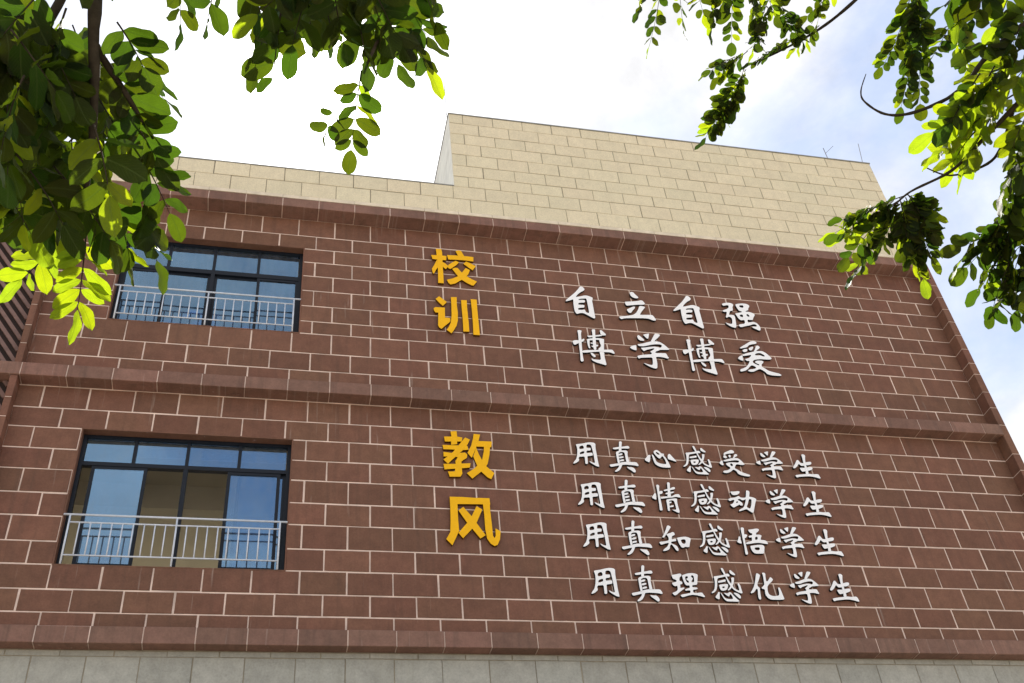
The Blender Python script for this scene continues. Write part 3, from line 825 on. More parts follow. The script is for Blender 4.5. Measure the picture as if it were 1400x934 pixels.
def ledge(y, z0, z1, off, x0, x1, y_in=0.0):
    core = MB().box(x0, x1, -y + 0.006, y_in, z0 + 0.006, z1 - 0.004)
    p = part('ledge', core.mesh('ledge', M['mortar']))
    n = math.floor(x0 / T - off)
    x = (n + off) * T
    while x < x1:
        a, b = max(x, x0) + 0.007, min(x + T, x1) - 0.007
        if b - a > 0.03:
            w = b - a
            s = MB()
            c = 0.006
            # C-shaped facing tile: soffit, front and top return
            prof = [(y_in - 0.002, z0), (-y + c, z0), (-y, z0 + c), (-y, z1 - c), (-y + c, z1), (y_in - 0.002, z1)]
            for xx in (-w / 2, w / 2):
                s.v += [(xx, py, pz - z0) for py, pz in prof]
            m = len(prof)
            for i in range(m):
                j2 = (i + 1) % m
                s.f.append((i, j2, m + j2, m + i))
            s.f += [tuple(reversed(range(m))), tuple(range(m, 2 * m))]
            key = ('ledge', round(w, 3), y, z0)
            if key not in TILE_CACHE:
                TILE_CACHE[key] = s.mesh('ledge_tile', M['ledge'])
            o = obj('ledge_tile', TILE_CACHE[key], p, Vector(((a + b) / 2, rnd.gauss(0, 0.0015), z0 + rnd.gauss(0, 0.001))))
            o.rotation_euler = (rnd.gauss(0, 0.002), 0, rnd.gauss(0, 0.002))
        x += T
    return p


ledge(0.285, 13.786, 13.985, 0.51, XEND, XR + 0.02)
ledge(0.225, 9.885, 10.10, 0.98, XEND, XR + 0.01)
ledge(0.178, 5.985, 6.20, 0.52, XEND, 12.0)
for k in range(29):                                     # cream lip laid on the top ledge
    a, b = XEND + k * T + 0.003, min(XEND + (k + 1) * T - 0.003, XR + 0.02)
    s = MB().box(a, b, -0.292 + rnd.gauss(0, 0.002), 0.0, 13.988, 14.062)
    part('lip_stone', s.mesh('lip_stone', M['lip']))

# thin projecting fins that frame the bay, one stone per course
JOINT = 0.016


def fin(x0, x1, y, lines, ztop, zbot):
    core = MB().box(x0 + 0.006, x1 - 0.006, -y + 0.006, 0.26, zbot, ztop - 0.004)
    p = part('fin', core.mesh('fin', M['mortar']))
    zs = [ztop] + [z for z in lines if zbot < z < ztop - 0.1] + [zbot]
    for a, b in zip(zs[:-1], zs[1:]):
        if a - b < 0.05:
            continue
        j = 0.008
        s = MB()
        c = 0.005
        prof = [(x0, 0.255), (x0, -y + c), (x0 + c, -y), (x1 - c, -y), (x1, -y + c), (x1, 0.255)]
        for zz in (b + j, a - j):
            s.v += [(px, py, zz) for px, py in prof]
        m = len(prof)
        for i in range(m):
            j2 = (i + 1) % m
            s.f.append((i, j2, m + j2, m + i))
        s.f += [tuple(reversed(range(m))), tuple(range(m, 2 * m))]
        o = obj('fin_stone', s.mesh('fin_stone', M['brown']), p)
    return p


allz = [z for z in UP[1:] + LO[1:-1]]
fin(-4.925, -4.832, 0.20, UP[1:-1], 13.784, 10.102)
fin(-4.925, -4.832, 0.20, LO[1:-1], 9.883, 6.202)
fin(10.53, 10.665, 0.215, [10.1, 9.885] and allz, 14.045, 6.202)

# louvred screens in the narrow bay beside the left fin
for z0, z1 in ((10.105, 13.78), (6.205, 9.88)):
    back = MB().box(XEND, -4.93, -0.02, 0.0, z0, z1)
    p = part('louvre_screen', back.mesh('louvre_screen', M['dark_back']))
    ang = math.atan2(-0.545, 0.387)
    dx, dz = math.cos(ang), math.sin(ang)
    nx, nz = -dz, dx
    step = 0.118
    k = -4
    while True:
        # slats run down to the right; clip each one to the bay
        cx, cz = XEND + nx * step * k, z0 + nz * step * k
        ts = []
        lo, hi = -20.0, 20.0
        for (pv, dv, a, b) in ((cx, dx, XEND + 0.02, -4.95), (cz, dz, z0 + 0.02, z1 - 0.02)):
            t0, t1 = (a - pv) / dv, (b - pv) / dv
            lo, hi = max(lo, min(t0, t1)), min(hi, max(t0, t1))
        k += 1
        if k > 60:
            break
        if hi - lo < 0.06:
            continue
        A, B = (cx + dx * lo, cz + dz * lo), (cx + dx * hi, cz + dz * hi)
        s = MB()
        hw = 0.029
        for (qx, qz) in (A, B):
            for sx, sy in ((-hw, -0.095), (hw, -0.075), (hw, -0.040), (-hw, -0.060)):
                s.v.append((qx + nx * sx, sy, qz + nz * sx))
        s.f = [(0, 1, 2, 3), (7, 6, 5, 4), (0, 4, 5, 1), (1, 5, 6, 2), (2, 6, 7, 3), (3, 7, 4, 0)]
        obj('slat', s.mesh('slat', M['slat']), p)

# storey under the lowest ledge, cream tile greyed by painted-in shade
wl = MB().box(XEND, 12.0, WY, 0.26, GZ, 6.10)
w_grey = part('stone_wall', wl.mesh('stone_wall', M['dark_joint']))
JOINT = 0.012
GL = [5.98, 5.902, 5.30, 4.70, 4.10, 3.5, 2.9, 2.3, 1.7, 1.1, 0.5, -0.1, -0.7, -1.3]
rg = rows_to_rects(GL, XEND, 12.0, False, [])
place_tiles(w_grey, [r for r in rg if r[3] > 4.6], M['grey'], TD, WY - 0.0005, 120, 'grey_tile')
mbg = MB()
for r in rg:
    if r[3] <= 4.6:
        mbg.box(r[0] + 0.006, r[1] - 0.006, WY - 0.008, WY - 0.0005, r[2] + 0.006, r[3] - 0.006)
o = obj('grey_tile_field', mbg.mesh('grey_tile_field', M['grey']), w_grey)
o['kind'] = 'stuff'

# the rest of the shell: sides, rear, roof
sh = MB()
sh.box(XEND, XEND + 0.25, 0.262, 7.5, GZ, 15.08)
sh.box(10.40, 10.655, 0.262, 7.5, GZ, 15.08)
part('side_wall', sh.mesh('side_wall', M['cream']))
ADDED_OPENINGS = [(-4.7, -0.1, 7.1, 9.3), (-4.7, -0.1, 11.2, 13.3)]          # unseen back openings, added to let sunlight brighten the rooms
wall_with_holes(XEND + 0.25, 10.40, GZ, 15.08, ADDED_OPENINGS, 7.25, 7.5, M['cream'], 'rear_wall')
rf = MB().box(XEND + 0.25, 10.40, 0.262, 7.25, 14.05, 14.25)
part('roof', rf.mesh('roof', M['roof']))


# windows -----------------------------------------------------------------
def frame_ring(mb, x0, x1, z0, z1, w, y0, y1):
    mb.box(x0, x1, y0, y1, z0, z0 + w)
    mb.box(x0, x1, y0, y1, z1 - w, z1)
    mb.box(x0, x0 + w, y0, y1, z0 + w, z1 - w)
    mb.box(x1 - w, x1, y0, y1, z0 + w, z1 - w)


def pane(p, x0, x1, z0, z1, y):
    s = MB().box(-(x1 - x0) / 2, (x1 - x0) / 2, -0.003, 0.003, -(z1 - z0) / 2, (z1 - z0) / 2)
    o = obj('pane', s.mesh('pane', M['glass']), p, Vector(((x0 + x1) / 2, y, (z0 + z1) / 2)))
    o.rotation_euler = (rnd.gauss(0, 0.006), 0, rnd.gauss(0, 0.006))
    return o


def window(x0, x1, z0, z1, tz0, tz1, sashes, strip_spans=None):
    rv = MB()                                          # brown stone reveal round the opening
    e = 0.0135
    rv.box(x0 - e, x0 + 0.004, -0.006, 0.25, z0 - e, z1 + e)
    rv.box(x1 - 0.004, x1 + e, -0.006, 0.25, z0 - e, z1 + e)
    rv.box(x0 + 0.004, x1 - 0.004, -0.006, 0.25, z1 - 0.004, z1 + e)
    rv.box(x0 + 0.004, x1 - 0.004, -0.006, 0.25, z0 - e, z0 + 0.004)
    p = part('window', rv.mesh('window', M['brown']))
    X0, X1, Z0, Z1 = x0 + 0.006, x1 - 0.006, z0 + 0.006, z1 - 0.006
    fr = MB()
    frame_ring(fr, X0, X1, Z0, Z1, 0.05, 0.12, 0.20)
    fr.box(X0 + 0.05, X1 - 0.05, 0.122, 0.198, tz0, tz1)
    ms = [X0 + (X1 - X0) * k / 4 for k in (1, 2, 3)]
    for m in ms:
        fr.box(m - 0.022, m + 0.022, 0.124, 0.196, tz1, Z1 - 0.05)
    fr.box(ms[1] - 0.03, ms[1] + 0.03, 0.124, 0.196, Z0 + 0.05, tz0)
    obj('window_frame', fr.mesh('window_frame', M['frame']), p)
    edges = [X0 + 0.05] + ms + [X1 - 0.05]
    if strip_spans:                                          # added white boards standing in for bright strips across the top lights
        for a, b in strip_spans:
            obj('bright_strip', MB().box(a, b, 0.30, 0.33, Z1 - 0.19, Z1 - 0.045).mesh('bright_strip', M['white_face']), p)
    for a, b in zip(edges[:-1], edges[1:]):
        pane(p, a + 0.01, b - 0.01, tz1, Z1 - 0.05, 0.16)
    for (a, b, y) in sashes:
        s = MB()
        frame_ring(s, a, b, Z0 + 0.052, tz0 - 0.002, 0.045, y - 0.014, y + 0.014)
        obj('sash', s.mesh('sash', M['frame']), p)
        pane(p, a + 0.045, b - 0.045, Z0 + 0.097, tz0 - 0.047, y)
    return p


def railing(x0, x1, zt, zs, zb, zbase, xa, xb):
    p = part('railing', MB().tube([(x0, -0.02, zt), (x1, -0.02, zt)], 0.014, 10).mesh('railing', M['rail'], True))
    for zz in (zs, zb):
        obj('rail', MB().tube([(xa, -0.02, zz), (xb, -0.02, zz)], 0.011, 8).mesh('rail', M['rail'], True), p)
    for x in (xa, (xa + xb) / 2, xb):
        obj('post', MB().tube([(x, -0.02, zbase), (x, -0.02, zt - 0.012)], 0.013, 8).mesh('post', M['rail'], True), p)
    bm_ = MB().tube([(0, 0, zb + 0.008), (0, 0, zs - 0.008)], 0.0095, 8).mesh('baluster', M['rail'], True)
    for k in range(1, 20):
        x = xa + (xb - xa) * k / 20
        if k == 10:
            continue
        o = obj('baluster', bm_, p, Vector((x + rnd.gauss(0, 0.002), -0.02, 0)))


def room(x0, x1, z0, z1, depth):
    a, b, c, d = x0 - 0.9, x1 + 1.1, z0 - 0.95, z1 + 0.42
    t = 0.08
    mb = MB()
    mb.box(a - t, a, 0.262, depth, c, d)
    mb.box(b, b + t, 0.262, depth, c, d)
    s2 = MB()
    frame_ring(s2, -4.7, -0.1, c + 1.0, c + 3.1, 0.06, depth + 0.02, depth + 0.08)  # frame of the added light opening in the unseen rear wall
    for q in (-3.55, -2.4, -1.25):
        s2.box(q - 0.025, q + 0.025, depth + 0.022, depth + 0.078, c + 1.06, c + 3.04)
    part('added_rear_frame', s2.mesh('added_rear_frame', M['frame']))
    p = part('room_wall', mb.mesh('room_wall', M['plaster']))
    ce = MB().box(a - t, b + t, 0.262, depth + t, d, d + t)
    ce.box(a, b, 1.9, 2.15, d - 0.42, d - 0.002)
    part('room_ceiling', ce.mesh('room_ceiling', M['ceiling']))
    part('room_floor', MB().box(a - t, b + t, 0.262, depth + t, c - t, c).mesh('room_floor', M['floor']))


x0, x1, z0, z1 = WIN[0]
window(x0, x1, z0, z1, 12.45, 12.535, [(-3.83, -3.165, 0.145), (-3.215, -2.52, 0.175), (-2.46, -1.755, 0.175), (-1.80, -1.15, 0.145)])
railing(x0, x1, 11.903, 11.787, 11.33, z0, -3.80, -1.20)
room(x0, x1, z0, z1, 7.24)
x0, x1, z0, z1 = WIN[1]
window(x0, x1, z0, z1, 8.675, 8.735, [(-3.70, -2.985, 0.145), (-1.935, -1.225, 0.145), (-1.80, -1.15, 0.175)], [(-3.17, -2.50), (-2.32, -1.14)])
railing(x0, x1, 7.808, 7.695, 7.222, z0, -3.805, -1.19)
room(x0, x1, z0, z1, 7.24)

# lightning rods on the roof block
for pts, r in (([(1.51, 0.1, 17.29), (1.51, 0.1, 18.55)], 0.007),
               ([(1.51, 0.12, 17.42), (1.36, 0.12, 17.38), (1.35, 0.12, 16.7)], 0.006),
               ([(9.78, 0.1, 17.29), (9.78, 0.1, 17.78), ], 0.009),
               ([(9.78, 0.1, 17.6), (10.05, 0.1, 17.9)], 0.005),
               ([(10.58, 0.1, 17.29), (10.72, 0.1, 18.1)], 0.007)):
    part('lightning_rod', MB().tube(pts, r, 6).mesh('lightning_rod', M['steel']))

# ------------------------------------------------------------------ raised characters
CH = dict(zi='自', li='立', qiang='强', bo='博', xue='学', ai='爱', yong='用', zhen='真', xin='心', gan='感', shou='受',
          sheng='生', qing='情', dong='动', zhi='知', wu='悟', lireason='理', hua='化', xiao='校', xun='训', jiao='教', feng='风')


def glyph_mesh(n, smooth, front, side):
    y_front, y_back = -0.050, -0.006
    v, f, mi = [], [], []
    for k, contours in enumerate(GLYPH[n]):
        yf = y_front + 0.0005 * k
        polys = []
        for c in contours:
            a = [int(s) for s in c.split()]
            p = [Vector((x / 1000, z / 1000, 0)) for x, z in zip(a[::2], a[1::2])]
            if smooth:                                  # round the traced corners a little
                q = []
                for i in range(len(p)):
                    u, w = p[i], p[(i + 1) % len(p)]
                    q += [u.lerp(w, 0.2), u.lerp(w, 0.8)]
                p = q
            polys.append(p)
        flat = [p for c in polys for p in c]
        b = len(v)
        v += [(p.x, yf, p.y) for p in flat]
        v += [(p.x, y_back, p.y) for p in flat]
        n2 = len(flat)
        for tri in tessellate_polygon(polys):
            a0, a1, a2 = (flat[i] for i in tri)
            cr = (a1 - a0).cross(a2 - a0).z
            t = tri if cr > 0 else (tri[0], tri[2], tri[1])
            f.append(tuple(b + i for i in t))
            mi.append(0)
            f.append(tuple(b + n2 + i for i in reversed(t)))
            mi.append(1)
        s = 0
        for c in polys:
            for i in range(len(c)):
                j = (i + 1) % len(c)
                f.append((b + s + i, b + s + j, b + n2 + s + j, b + n2 + s + i))
                mi.append(1)
            s += len(c)
    me = bpy.data.meshes.new('character')
    me.from_pydata(v, [], f)
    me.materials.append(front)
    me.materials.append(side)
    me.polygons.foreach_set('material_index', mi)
    bm = bmesh.new()
    bm.from_mesh(me)
    bmesh.ops.recalc_face_normals(bm, faces=bm.faces)
    bm.to_mesh(me)
    bm.free()
    me.update()
    return me


GM = {}
for n in GLYPH:
    y = n in ('xiao', 'xun', 'jiao', 'feng')
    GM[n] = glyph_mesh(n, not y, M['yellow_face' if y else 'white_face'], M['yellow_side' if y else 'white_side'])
ORD = ['first', 'second', 'third', 'fourth', 'fifth', 'sixth', 'seventh']
for row, items in ROWS.items():
    for i, (n, x, z, s) in enumerate(items):
        o = bpy.data.objects.new('sign_character', GM[n])
        o.location = (x, 0, z)
        o.scale = (s, 1, s)
        if row == 'y':
            o['label'] = 'bold yellow character %s, %s from the top of the vertical headings' % (CH[n], ORD[i])
            o['group'] = 'yellow heading characters'
        elif row[0] == 'r':
            o['label'] = 'large white character %s, %s in the %s line of the motto' % (CH[n], ORD[i], 'upper' if row == 'r1' else 'lower')
            o['group'] = 'large white motto characters'
        else:
            o['label'] = 'small white character %s, %s in the %s of four lines' % (CH[n], ORD[i], ORD[int(row[1]) - 1])
            o['group'] = 'small white characters in four lines'
        o['category'] = 'sign character'
        col.objects.link(o)

# ------------------------------------------------------------------ trees reaching into the picture
def leaf_mesh(w, curl, fold, skew, mat):
    """one obovate leaflet along +x, unit length"""
    n = 9
    v, f, uv = [], [], []
    for i in range(n + 1):
        t = i / n
        hw = w * 0.5 * (1.0 - abs((t - 0.55) / (0.55 if t < 0.55 else 0.45)) ** (1.9 if t < 0.55 else 2.3)) ** 0.62 if 0 < i < n else 0.012
        zc = -curl * t * t
        yc = skew * math.sin(math.pi * t)
        for s in (-1, -0.5, 0, 0.5, 1):
            v.append((t, yc + s * hw, zc + fold * abs(s) * hw + 0.035 * math.sin(11 * t + 3 * s) * abs(s)))
            uv.append((t, 0.5 + s * 0.5 * hw / (w * 0.5)))
    for i in range(n):
        for k in range(4):
            a = i * 5 + k
            f.append((a, a + 5, a + 6, a + 1))
    me = bpy.data.meshes.new('leaf')
    me.from_pydata(v, [], f)
    l = me.uv_layers.new(name='UVMap')
    for p in me.polygons:
        for li, vi in zip(p.loop_indices, p.vertices):
            l.data[li].uv = uv[vi]
    me.polygons.foreach_set('use_smooth', [True] * len(me.polygons))
    me.materials.append(mat)
    me.update()
    return me


LEAVES = [leaf_mesh(0.58, 0.16, 0.16, 0.02, M['leaf']), leaf_mesh(0.64, 0.05, 0.25, -0.03, M['leaf']),
          leaf_mesh(0.54, 0.28, 0.10, 0.03, M['leaf']), leaf_mesh(0.70, -0.08, 0.32, 0.0, M['leaf'])]
YOUNG = [leaf_mesh(0.44, 0.14, 0.22, 0.02, M['leaf_young']), leaf_mesh(0.49, 0.06, 0.32, -0.02, M['leaf_young'])]


class Tree:
    def __init__(self, label, loc, seed):
        self.root = thing('tree', label, 'tree', loc)
        self.leaves = []                 # (matrix, mesh)
        self.twigs = []
        self.r = random.Random(seed)

    def leaf(self, base, d, nrm, L, young=False):
        r = self.r
        d = d.normalized()
        nrm = (nrm - d * nrm.dot(d))
        if nrm.length < 1e-4:
            nrm = d.orthogonal()
        nrm.normalize()
        nrm = Matrix.Rotation(r.gauss(0, 0.65), 3, d) @ nrm
        side = nrm.cross(d)
        m = Matrix((d, side, nrm)).transposed().to_4x4()
        s = L * r.uniform(0.78, 1.15)
        self.leaves.append((Matrix.Translation(base) @ m @ Matrix.Diagonal((s, s * r.uniform(0.85, 1.12), s, 1)), r.choice(YOUNG if young else LEAVES)))

    def frond(self, a, b, n, L, sag=0.1, young=0.1, face=None, keep=None):
        """pinnate leaf from a to b with n pairs of leaflets"""
        r = self.r
        a, b = Vector(a), Vector(b)
        ln = (b - a).length
        up = Vector((0, 0, 1))
        mid = (a + b) / 2 + up * sag * ln + Vector((r.gauss(0, 1), r.gauss(0, 1), r.gauss(0, 1))) * 0.03 * ln
        pts = [((1 - t) ** 2) * a + 2 * t * (1 - t) * mid + t * t * b for t in [i / 10 for i in range(11)]]
        self.twigs.append((pts, [0.0030 * (1 - 0.7 * i / 10) * (L / 0.09) for i in range(11)]))
        if face is None:
            view = (CAM - (a + b) / 2).normalized()
            face = (up * 0.55 + view * r.uniform(-0.2, 0.9) + Vector((r.gauss(0, .35), r.gauss(0, .35), r.gauss(0, .25))))
        yl = r.random() < young
        for i in range(n):
            t = 0.10 + 0.86 * (i + 0.5 + r.uniform(-0.12, 0.12)) / n
            p = ((1 - t) ** 2) * a + 2 * t * (1 - t) * mid + t * t * b
            tg = ((b - mid) * t + (mid - a) * (1 - t)).normalized()
            nn = face - tg * face.dot(tg)
            if nn.length < 1e-3:
                nn = tg.orthogonal()
            nn.normalize()
            sd = nn.cross(tg)
            for s in (-1, 1):
                yl2 = yl if young >= 0.5 else r.random() < young
                al = r.gauss(1.0, 0.16)
                d = tg * math.cos(al) + sd * s * math.sin(al) - up * r.uniform(0.0, 0.45)
                if keep is None or keep(p + d * L * 0.5):
                    self.leaf(p + sd * s * 0.002, d, nn, L * (0.80 + 0.3 * math.sin(math.pi * t)), yl2)
        tg = (b - mid).normalized()
        if keep is None or keep(b):
            self.leaf(b, tg, face, L * 1.1, yl)

    def branch(self, pts, r0, r1, name='branch', n=8, mat='twig'):
        p = [Vector(q) for q in pts]
        sm = []
        for i in range(len(p) - 1):                     # Catmull-Rom
            p0, p1, p2, p3 = p[max(i - 1, 0)], p[i], p[i + 1], p[min(i + 2, len(p) - 1)]
            for s in range(6):
                t = s / 6
                sm.append(0.5 * ((2 * p1) + (p2 - p0) * t + (2 * p0 - 5 * p1 + 4 * p2 - p3) * t * t + (3 * p1 - p0 - 3 * p2 + p3) * t ** 3))
        sm.append(p[-1])
        k = len(sm) - 1
        rad = [(r0 + (r1 - r0) * i / k) * (1 + 0.10 * math.sin(i * 1.7)) for i in range(k + 1)]
        return obj(name, MB().tube(sm, rad, n).mesh(name, M[mat], True), self.root)

    def finish(self, limit=300):
        far = MB()
        for pts, rad in self.twigs:
            if in_frame(pts[5], 60):
                obj('leaf_stalk', MB().tube(pts, rad, 5).mesh('leaf_stalk', M['twig'], True), self.root)
            else:
                far.tube(pts, rad, 5)
        if far.v:
            o = obj('leaf_stalk_mass', far.mesh('leaf_stalk_mass', M['twig'], True), self.root)
            o['kind'] = 'stuff'
        items = []
        for m, me in self.leaves:
            c = m @ Vector((0.5, 0, 0))
            items.append((not in_frame(c, 15), (c - CAM).length / max(m.to_scale().x, 1e-4), m, me))
        items.sort(key=lambda i: (i[0], i[1]))
        rest = {}
        for n, (hid, _, m, me) in enumerate(items):
            if n < limit and not hid:
                o = obj('leaf', me, self.root)
                o.matrix_basis = m
            else:
                rest.setdefault(me.materials[0].name, []).append((m, me))
        for mn, lst in rest.items():
            v, f, uv = [], [], []
            for m, me in lst:
                b = len(v)
                v += [tuple(m @ q.co) for q in me.vertices]
                src = me.uv_layers[0].data
                for p in me.polygons:
                    f.append(tuple(b + i for i in p.vertices))
                    uv += [tuple(src[li].uv) for li in p.loop_indices]
            me2 = bpy.data.meshes.new('foliage')
            me2.from_pydata(v, [], f)
            l = me2.uv_layers.new(name='UVMap')
            for i, q in enumerate(uv):
                l.data[i].uv = q
            me2.polygons.foreach_set('use_smooth', [True] * len(me2.polygons))
            me2.materials.append(bpy.data.materials[mn])
            o = obj('foliage', me2, self.root)
            o['kind'] = 'stuff'
        return len(items)


def sun_gap(p):
    """the crown stays open where the sun breaks through"""
    q = project(p)
    return q is None or math.hypot((q[0] - 432) / 72, (q[1] - 116) / 58) > 1.0


# --- left tree: big leaflets close to the camera
D = 2.7
tl = Tree('leafy tree whose dark crown fills the upper left and hangs over the sun', (-4.3, -11.4, GZ), 11)
tl.branch([(-4.3, -11.4, GZ - 0.05), (-4.25, -11.35, 0.2), (-4.1, -11.3, 1.6), (-3.7, -11.25, 2.6), (-3.5, -11.2, 2.95)], 0.15, 0.020, 'trunk', 12, 'bark')
hub = Vector((-3.7, -11.25, 2.6))
tl.branch([hub, at(-60, -90, D + 0.5), at(110, -50, D + 0.2), at(128, 60, D), at(126, 190, D - 0.05), at(112, 300, D)], 0.028, 0.003)
tl.branch([hub, at(60, -170, D + 0.6), at(300, -90, D + 0.4), at(440, -50, D + 0.3), at(560, -10, D + 0.2)], 0.028, 0.004)
tl.branch([at(110, -50, D + 0.2), at(60, 40, D), at(10, 110, D)], 0.014, 0.004)
tl.branch([at(128, 60, D), at(160, 110, D), at(210, 190, D)], 0.011, 0.003)
tl.branch([at(560, -10, D + 0.2), at(520, 50, D + 0.1), at(497, 100, D)], 0.007, 0.003)
F = tl.frond
LL = 0.078
# hanging fronds seen one by one
F(at(92, 272, D + 1), at(-14, 298, D + 1), 8, LL * 1.05, 0.06, 1.0, face=Vector((0.2, -0.8, -0.5)))
F(at(100, 308, D + 1), at(30, 382, D + 1), 5, LL * 1.15, 0.06, 1.0, face=Vector((-0.2, -0.8, -0.5)))
F(at(118, 318, D + .3), at(106, 424, D + .3), 6, LL * 1.0, 0.02, 1.0, face=Vector((0.1, -0.9, -0.4)))
F(at(180, 196, D), at(232, 292, D), 4, LL, 0.10, 0.5)
F(at(195, 258, D), at(214, 356, D), 4, LL, 0.05, 0.5)
F(at(150, 250, D), at(178, 352, D), 5, LL, 0.05, 0.2)
F(at(160, 30, D), at(196, 92, D), 4, LL, 0.08, 0.2)
F(at(150, 90, D), at(194, 160, D), 4, LL, 0.08, 0.2)
F(at(170, 150, D), at(214, 215, D), 4, LL, 0.08, 0.2)
r = tl.r
for k in range(46):                                     # the dense mass
    y = r.uniform(-50, 255)
    w = 165 if y > 40 else 150
    x = r.uniform(-40, w - 20)
    d0 = D + r.uniform(-0.25, 0.55)
    ang = r.uniform(0.9, 2.3) if x < 150 else r.uniform(1.1, 2.2)
    ln = r.uniform(80, 130)
    if y + ln * math.sin(ang) > 335:
        ln *= 0.6
    F(at(x, y, d0), at(x + ln * math.cos(ang), y + ln * math.sin(ang), d0 - 0.1), r.choice((3, 4, 4, 5)), LL * r.uniform(0.85, 1.15), 0.08, 0.2)
for k in range(38):                                     # inner crown behind it
    y = r.uniform(30, 250)
    x = r.uniform(-60, 160)
    d0 = D + r.uniform(0.5, 1.4)
    ang = r.uniform(0.7, 2.4)
    ln = r.uniform(60, 95)
    F(at(x, y, d0), at(x + ln * math.cos(ang), y + ln * math.sin(ang), d0 - 0.1), 4, LL * 1.2, 0.08, 0.0)
for k in range(10):
    x, y = r.uniform(355, 560), r.uniform(-70, 30)
    d0 = D + r.uniform(0.5, 1.2)
    F(at(x, y, d0), at(x + r.uniform(-30, 40), y + r.uniform(40, 62), d0 - 0.1), 3, LL * 1.3, 0.08, 0.0, keep=sun_gap)
# crown part over the sun
for a, b, n in (((300, -45), (284, 26), 2), ((335, -30), (360, 26), 3), ((372, -30), (352, 92), 4), ((385, 10), (372, 128), 4),
                ((430, -40), (400, 62), 4), ((455, -40), (470, 60), 4), ((470, -20), (500, 85), 4), ((500, -40), (548, 60), 5),
                ((520, -20), (585, 50), 4), ((540, 10), (585, 92), 4), ((560, -50), (596, 30), 3), ((420, -50), (352, 20), 4),
                ((400, -60), (425, 40), 4), ((480, -60), (520, 30), 4), ((500, 20), (545, 88), 3), ((440, 0), (455, 70), 3)):
    F(at(a[0], a[1], D + r.uniform(0, .4)), at(b[0], b[1], D + r.uniform(0, .3)), n, LL, 0.06, 0.10, keep=sun_gap)
F(at(494, 96, D), at(480, 205, D), 6, LL * 0.80, 0.0, 0.3, face=Vector((0.3, -1.0, -0.2)))
F(at(462, 140, D), at(446, 180, D), 2, LL * 0.55, 0.0, 0.0)
# the crown goes on above and to the left of the picture
for k in range(34):
    x, y = r.uniform(-420, 560), r.uniform(-330, -70)
    d0 = D + r.uniform(-0.1, 0.8)
    a = at(x, y, d0)
    F(a, a + Vector((r.gauss(0, .12), r.gauss(0, .12), -r.uniform(.1, .2))), 4, LL, 0.1, 0.1)
n_left = tl.finish()

# --- right tree: finer, sunlit sprays farther out
E0 = 4.6
tr = Tree('leafy tree with yellow green sprays reaching in from the right', (3.6, -10.9, GZ), 23)
tr.branch([(3.6, -10.9, GZ - 0.05), (3.55, -10.85, 0.6), (3.4, -10.7, 2.4), (3.1, -10.4, 4.0), (2.6, -10.1, 5.0), (2.35, -9.95, 5.35)], 0.15, 0.012, 'trunk', 12, 'bark')
h2 = Vector((3.1, -10.4, 4.0))
h3 = Vector((2.6, -10.1, 5.0))
F = tr.frond
RL = 0.094
# limbs and bare twigs
tr.branch([h3, at(1330, -160, E0 + .4), at(1240, -70, E0 + .2), at(1172, -2, E0), at(1120, 40, E0), at(1062, 72, E0), at(1015, 92, E0)], 0.012, 0.0025)
tr.branch([at(1240, -70, E0 + .2), at(1100, -60, E0 + .1), at(960, -50, E0), at(915, -25, E0)], 0.016, 0.006)
tr.branch([h2, at(1560, -40, E0), at(1440, 10, E0 - .3), at(1385, 45, E0 - .4), at(1345, 82, E0 - .45), at(1325, 110, E0 - .5), at(1295, 135, E0 - .5),
           at(1245, 155, E0 - .5), at(1210, 156, E0 - .5), at(1183, 140, E0 - .5), at(1177, 125, E0 - .5), at(1184, 101, E0 - .5)], 0.014, 0.0014)
tr.branch([h2, at(1540, 20, E0 - .2), at(1440, 90, E0 - .5), at(1385, 148, E0 - .6), at(1340, 195, E0 - .6), at(1300, 234, E0 - .6), at(1245, 262, E0 - .6), at(1222, 282, E0 - .6)], 0.013, 0.0025)
tr.branch([at(1385, 148, E0 - .6), at(1372, 195, E0 - .55), at(1350, 224, E0 - .55), at(1300, 240, E0 - .5), at(1263, 228, E0 - .5)], 0.008, 0.002)
tr.branch([h2, at(1560, 130, E0 - .3), at(1450, 220, E0 - .4), at(1395, 285, E0 - .4), at(1380, 350, E0 - .4), at(1370, 410, E0 - .4)], 0.018, 0.003)
tr.branch([at(1395, 285, E0 - .4), at(1375, 318, E0 - .4), at(1335, 320, E0 - .4)], 0.005, 0.002)


def fr(x0, y0, x1, y1, n, L=RL, dd=0.0, young=0.2, sag=0.04):
    F(at(x0, y0, E0 + dd), at(x1, y1, E0 + dd - 0.05), n, L, sag, young)


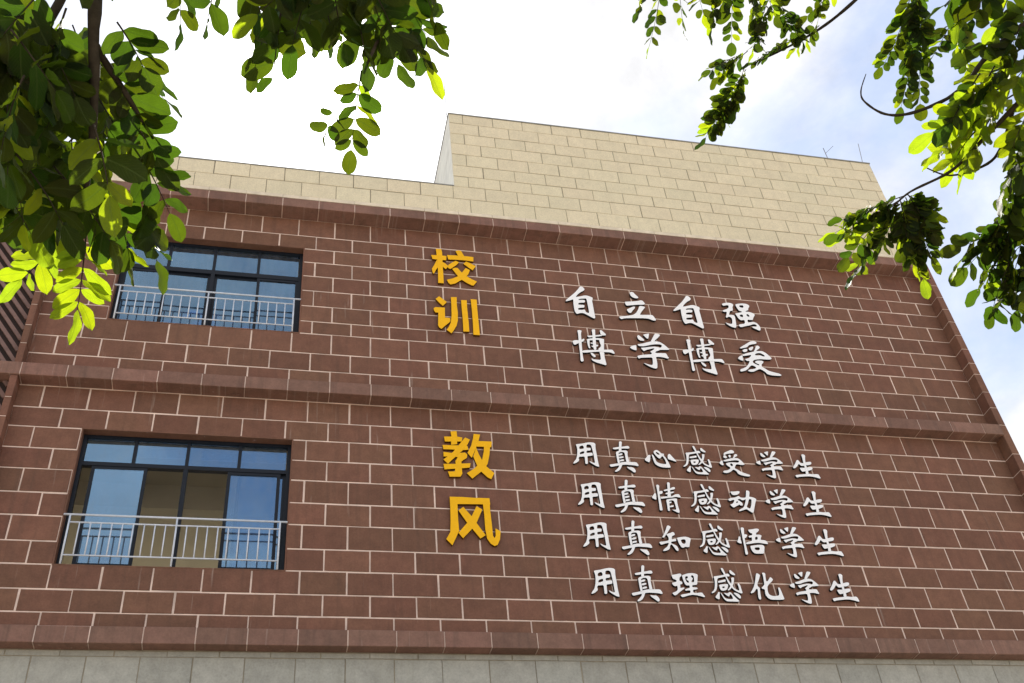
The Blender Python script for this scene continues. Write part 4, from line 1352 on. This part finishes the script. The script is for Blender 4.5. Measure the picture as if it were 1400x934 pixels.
for a in ((905, -40, 888, 62, 5), (925, -40, 934, 40, 3), (890, -40, 874, 14, 3), (945, -40, 962, 20, 4),
          (985, -40, 972, 40, 5), (1000, -30, 1000, 58, 6), (1035, -40, 1060, 22, 5), (1025, -20, 1040, 58, 6), (1060, -30, 1082, 44, 5), (1010, -40, 985, 10, 4),
          (1050, 0, 1030, 66, 6), (1090, 52, 1030, 86, 6), (1120, 35, 1088, 66, 4), (1070, 20, 1090, 45, 3),
          (1022, 70, 984, 106, 6), (1018, 92, 1005, 150, 7), (1020, 95, 976, 172, 9), (1000, 130, 965, 188, 6), (1012, 110, 982, 176, 7), (1005, 78, 968, 100, 4),
          (1135, -40, 1118, 30, 4), (1160, -30, 1104, 22, 4)):
    fr(a[0], a[1], a[2], a[3], round(a[4] * 1.35), L=RL * 0.60, young=0.25)
for a in ((1248, -20, 1206, 92, 10), (1252, 20, 1232, 146, 10), (1262, 10, 1258, 142, 10), (1268, -30, 1240, 40, 7), (1246, 0, 1262, 52, 6),
          (1306, 24, 1322, 96, 5), (1304, 24, 1276, 76, 5)):
    fr(a[0], a[1], a[2], a[3], round(a[4] * 1.15), L=RL * 0.64, young=0.12)
for a in ((1340, -30, 1290, 8, 3), (1350, -20, 1330, 26, 3), (1308, 12, 1316, 60, 2), (1390, -30, 1362, 45, 4), (1410, 0, 1385, 60, 4),
          (1405, 40, 1340, 70, 4), (1400, 60, 1352, 118, 5), (1420, 70, 1380, 120, 5), (1385, 110, 1276, 182, 8),
          (1375, 130, 1284, 210, 8), (1370, 140, 1318, 236, 8), (1420, 130, 1385, 200, 5), (1410, 180, 1372, 260, 6),
          (1340, 100, 1300, 168, 5), (1420, 160, 1400, 235, 4), (1360, 90, 1330, 150, 5)):
    fr(*a, L=RL * 0.92, dd=-0.6, young=0.6)
for a in ((1236, 268, 1152, 300, 9), (1232, 272, 1148, 322, 9), (1228, 278, 1172, 372, 7), (1226, 276, 1160, 352, 7), (1240, 266, 1280, 292, 6),
          (1238, 270, 1274, 350, 8), (1232, 276, 1250, 360, 8), (1236, 274, 1262, 382, 8), (1226, 280, 1205, 338, 6), (1240, 264, 1275, 318, 7), (1230, 270, 1240, 330, 8), (1244, 276, 1268, 340, 7)):
    fr(a[0], a[1], a[2], a[3], round(a[4] * 1.2), L=RL * 0.64, dd=-0.6, young=0.22)
for a in ((1405, 200, 1372, 292, 8), (1400, 230, 1378, 330, 8), (1395, 290, 1322, 366, 7), (1390, 320, 1340, 395, 7), (1385, 350, 1356, 428, 6),
          (1410, 330, 1392, 424, 7), (1376, 312, 1314, 338, 3), (1420, 250, 1390, 360, 8), (1400, 300, 1345, 340, 6), (1400, 360, 1372, 410, 5), (1418, 300, 1398, 380, 5)):
    fr(*a, L=RL * 0.78, dd=-0.4, young=0.08)
for a in ((1222, 296, 1152, 326, 4), (1218, 305, 1168, 372, 4), (1240, 330, 1262, 378, 3), (1205, 290, 1142, 318, 4)):
    fr(*a, L=RL * 0.74, dd=0.1, young=1.0)
for a in ((1350, 160, 1288, 204, 4), (1335, 178, 1302, 226, 3), (1385, 130, 1330, 170, 5), (1395, 90, 1350, 100, 4)):
    fr(*a, L=RL * 1.15, dd=0.0, young=1.0)
fr(1340, 320, 1318, 350, 1, L=RL * 1.0, dd=-0.4, young=1.0)
r = tr.r
for k in range(60):                                     # the crown beyond the frame
    if r.random() < 0.5:
        x, y = r.uniform(1430, 1750), r.uniform(-150, 420)
    else:
        x, y = r.uniform(860, 1700), r.uniform(-260, -60)
    a = at(x, y, E0 + r.uniform(-.5, .7))
    F(a, a + Vector((r.gauss(0, .14), r.gauss(0, .14), -r.uniform(.12, .28))), 6, RL, 0.08, 0.2)
n_right = tr.finish()
print('leaves', n_left, n_right)
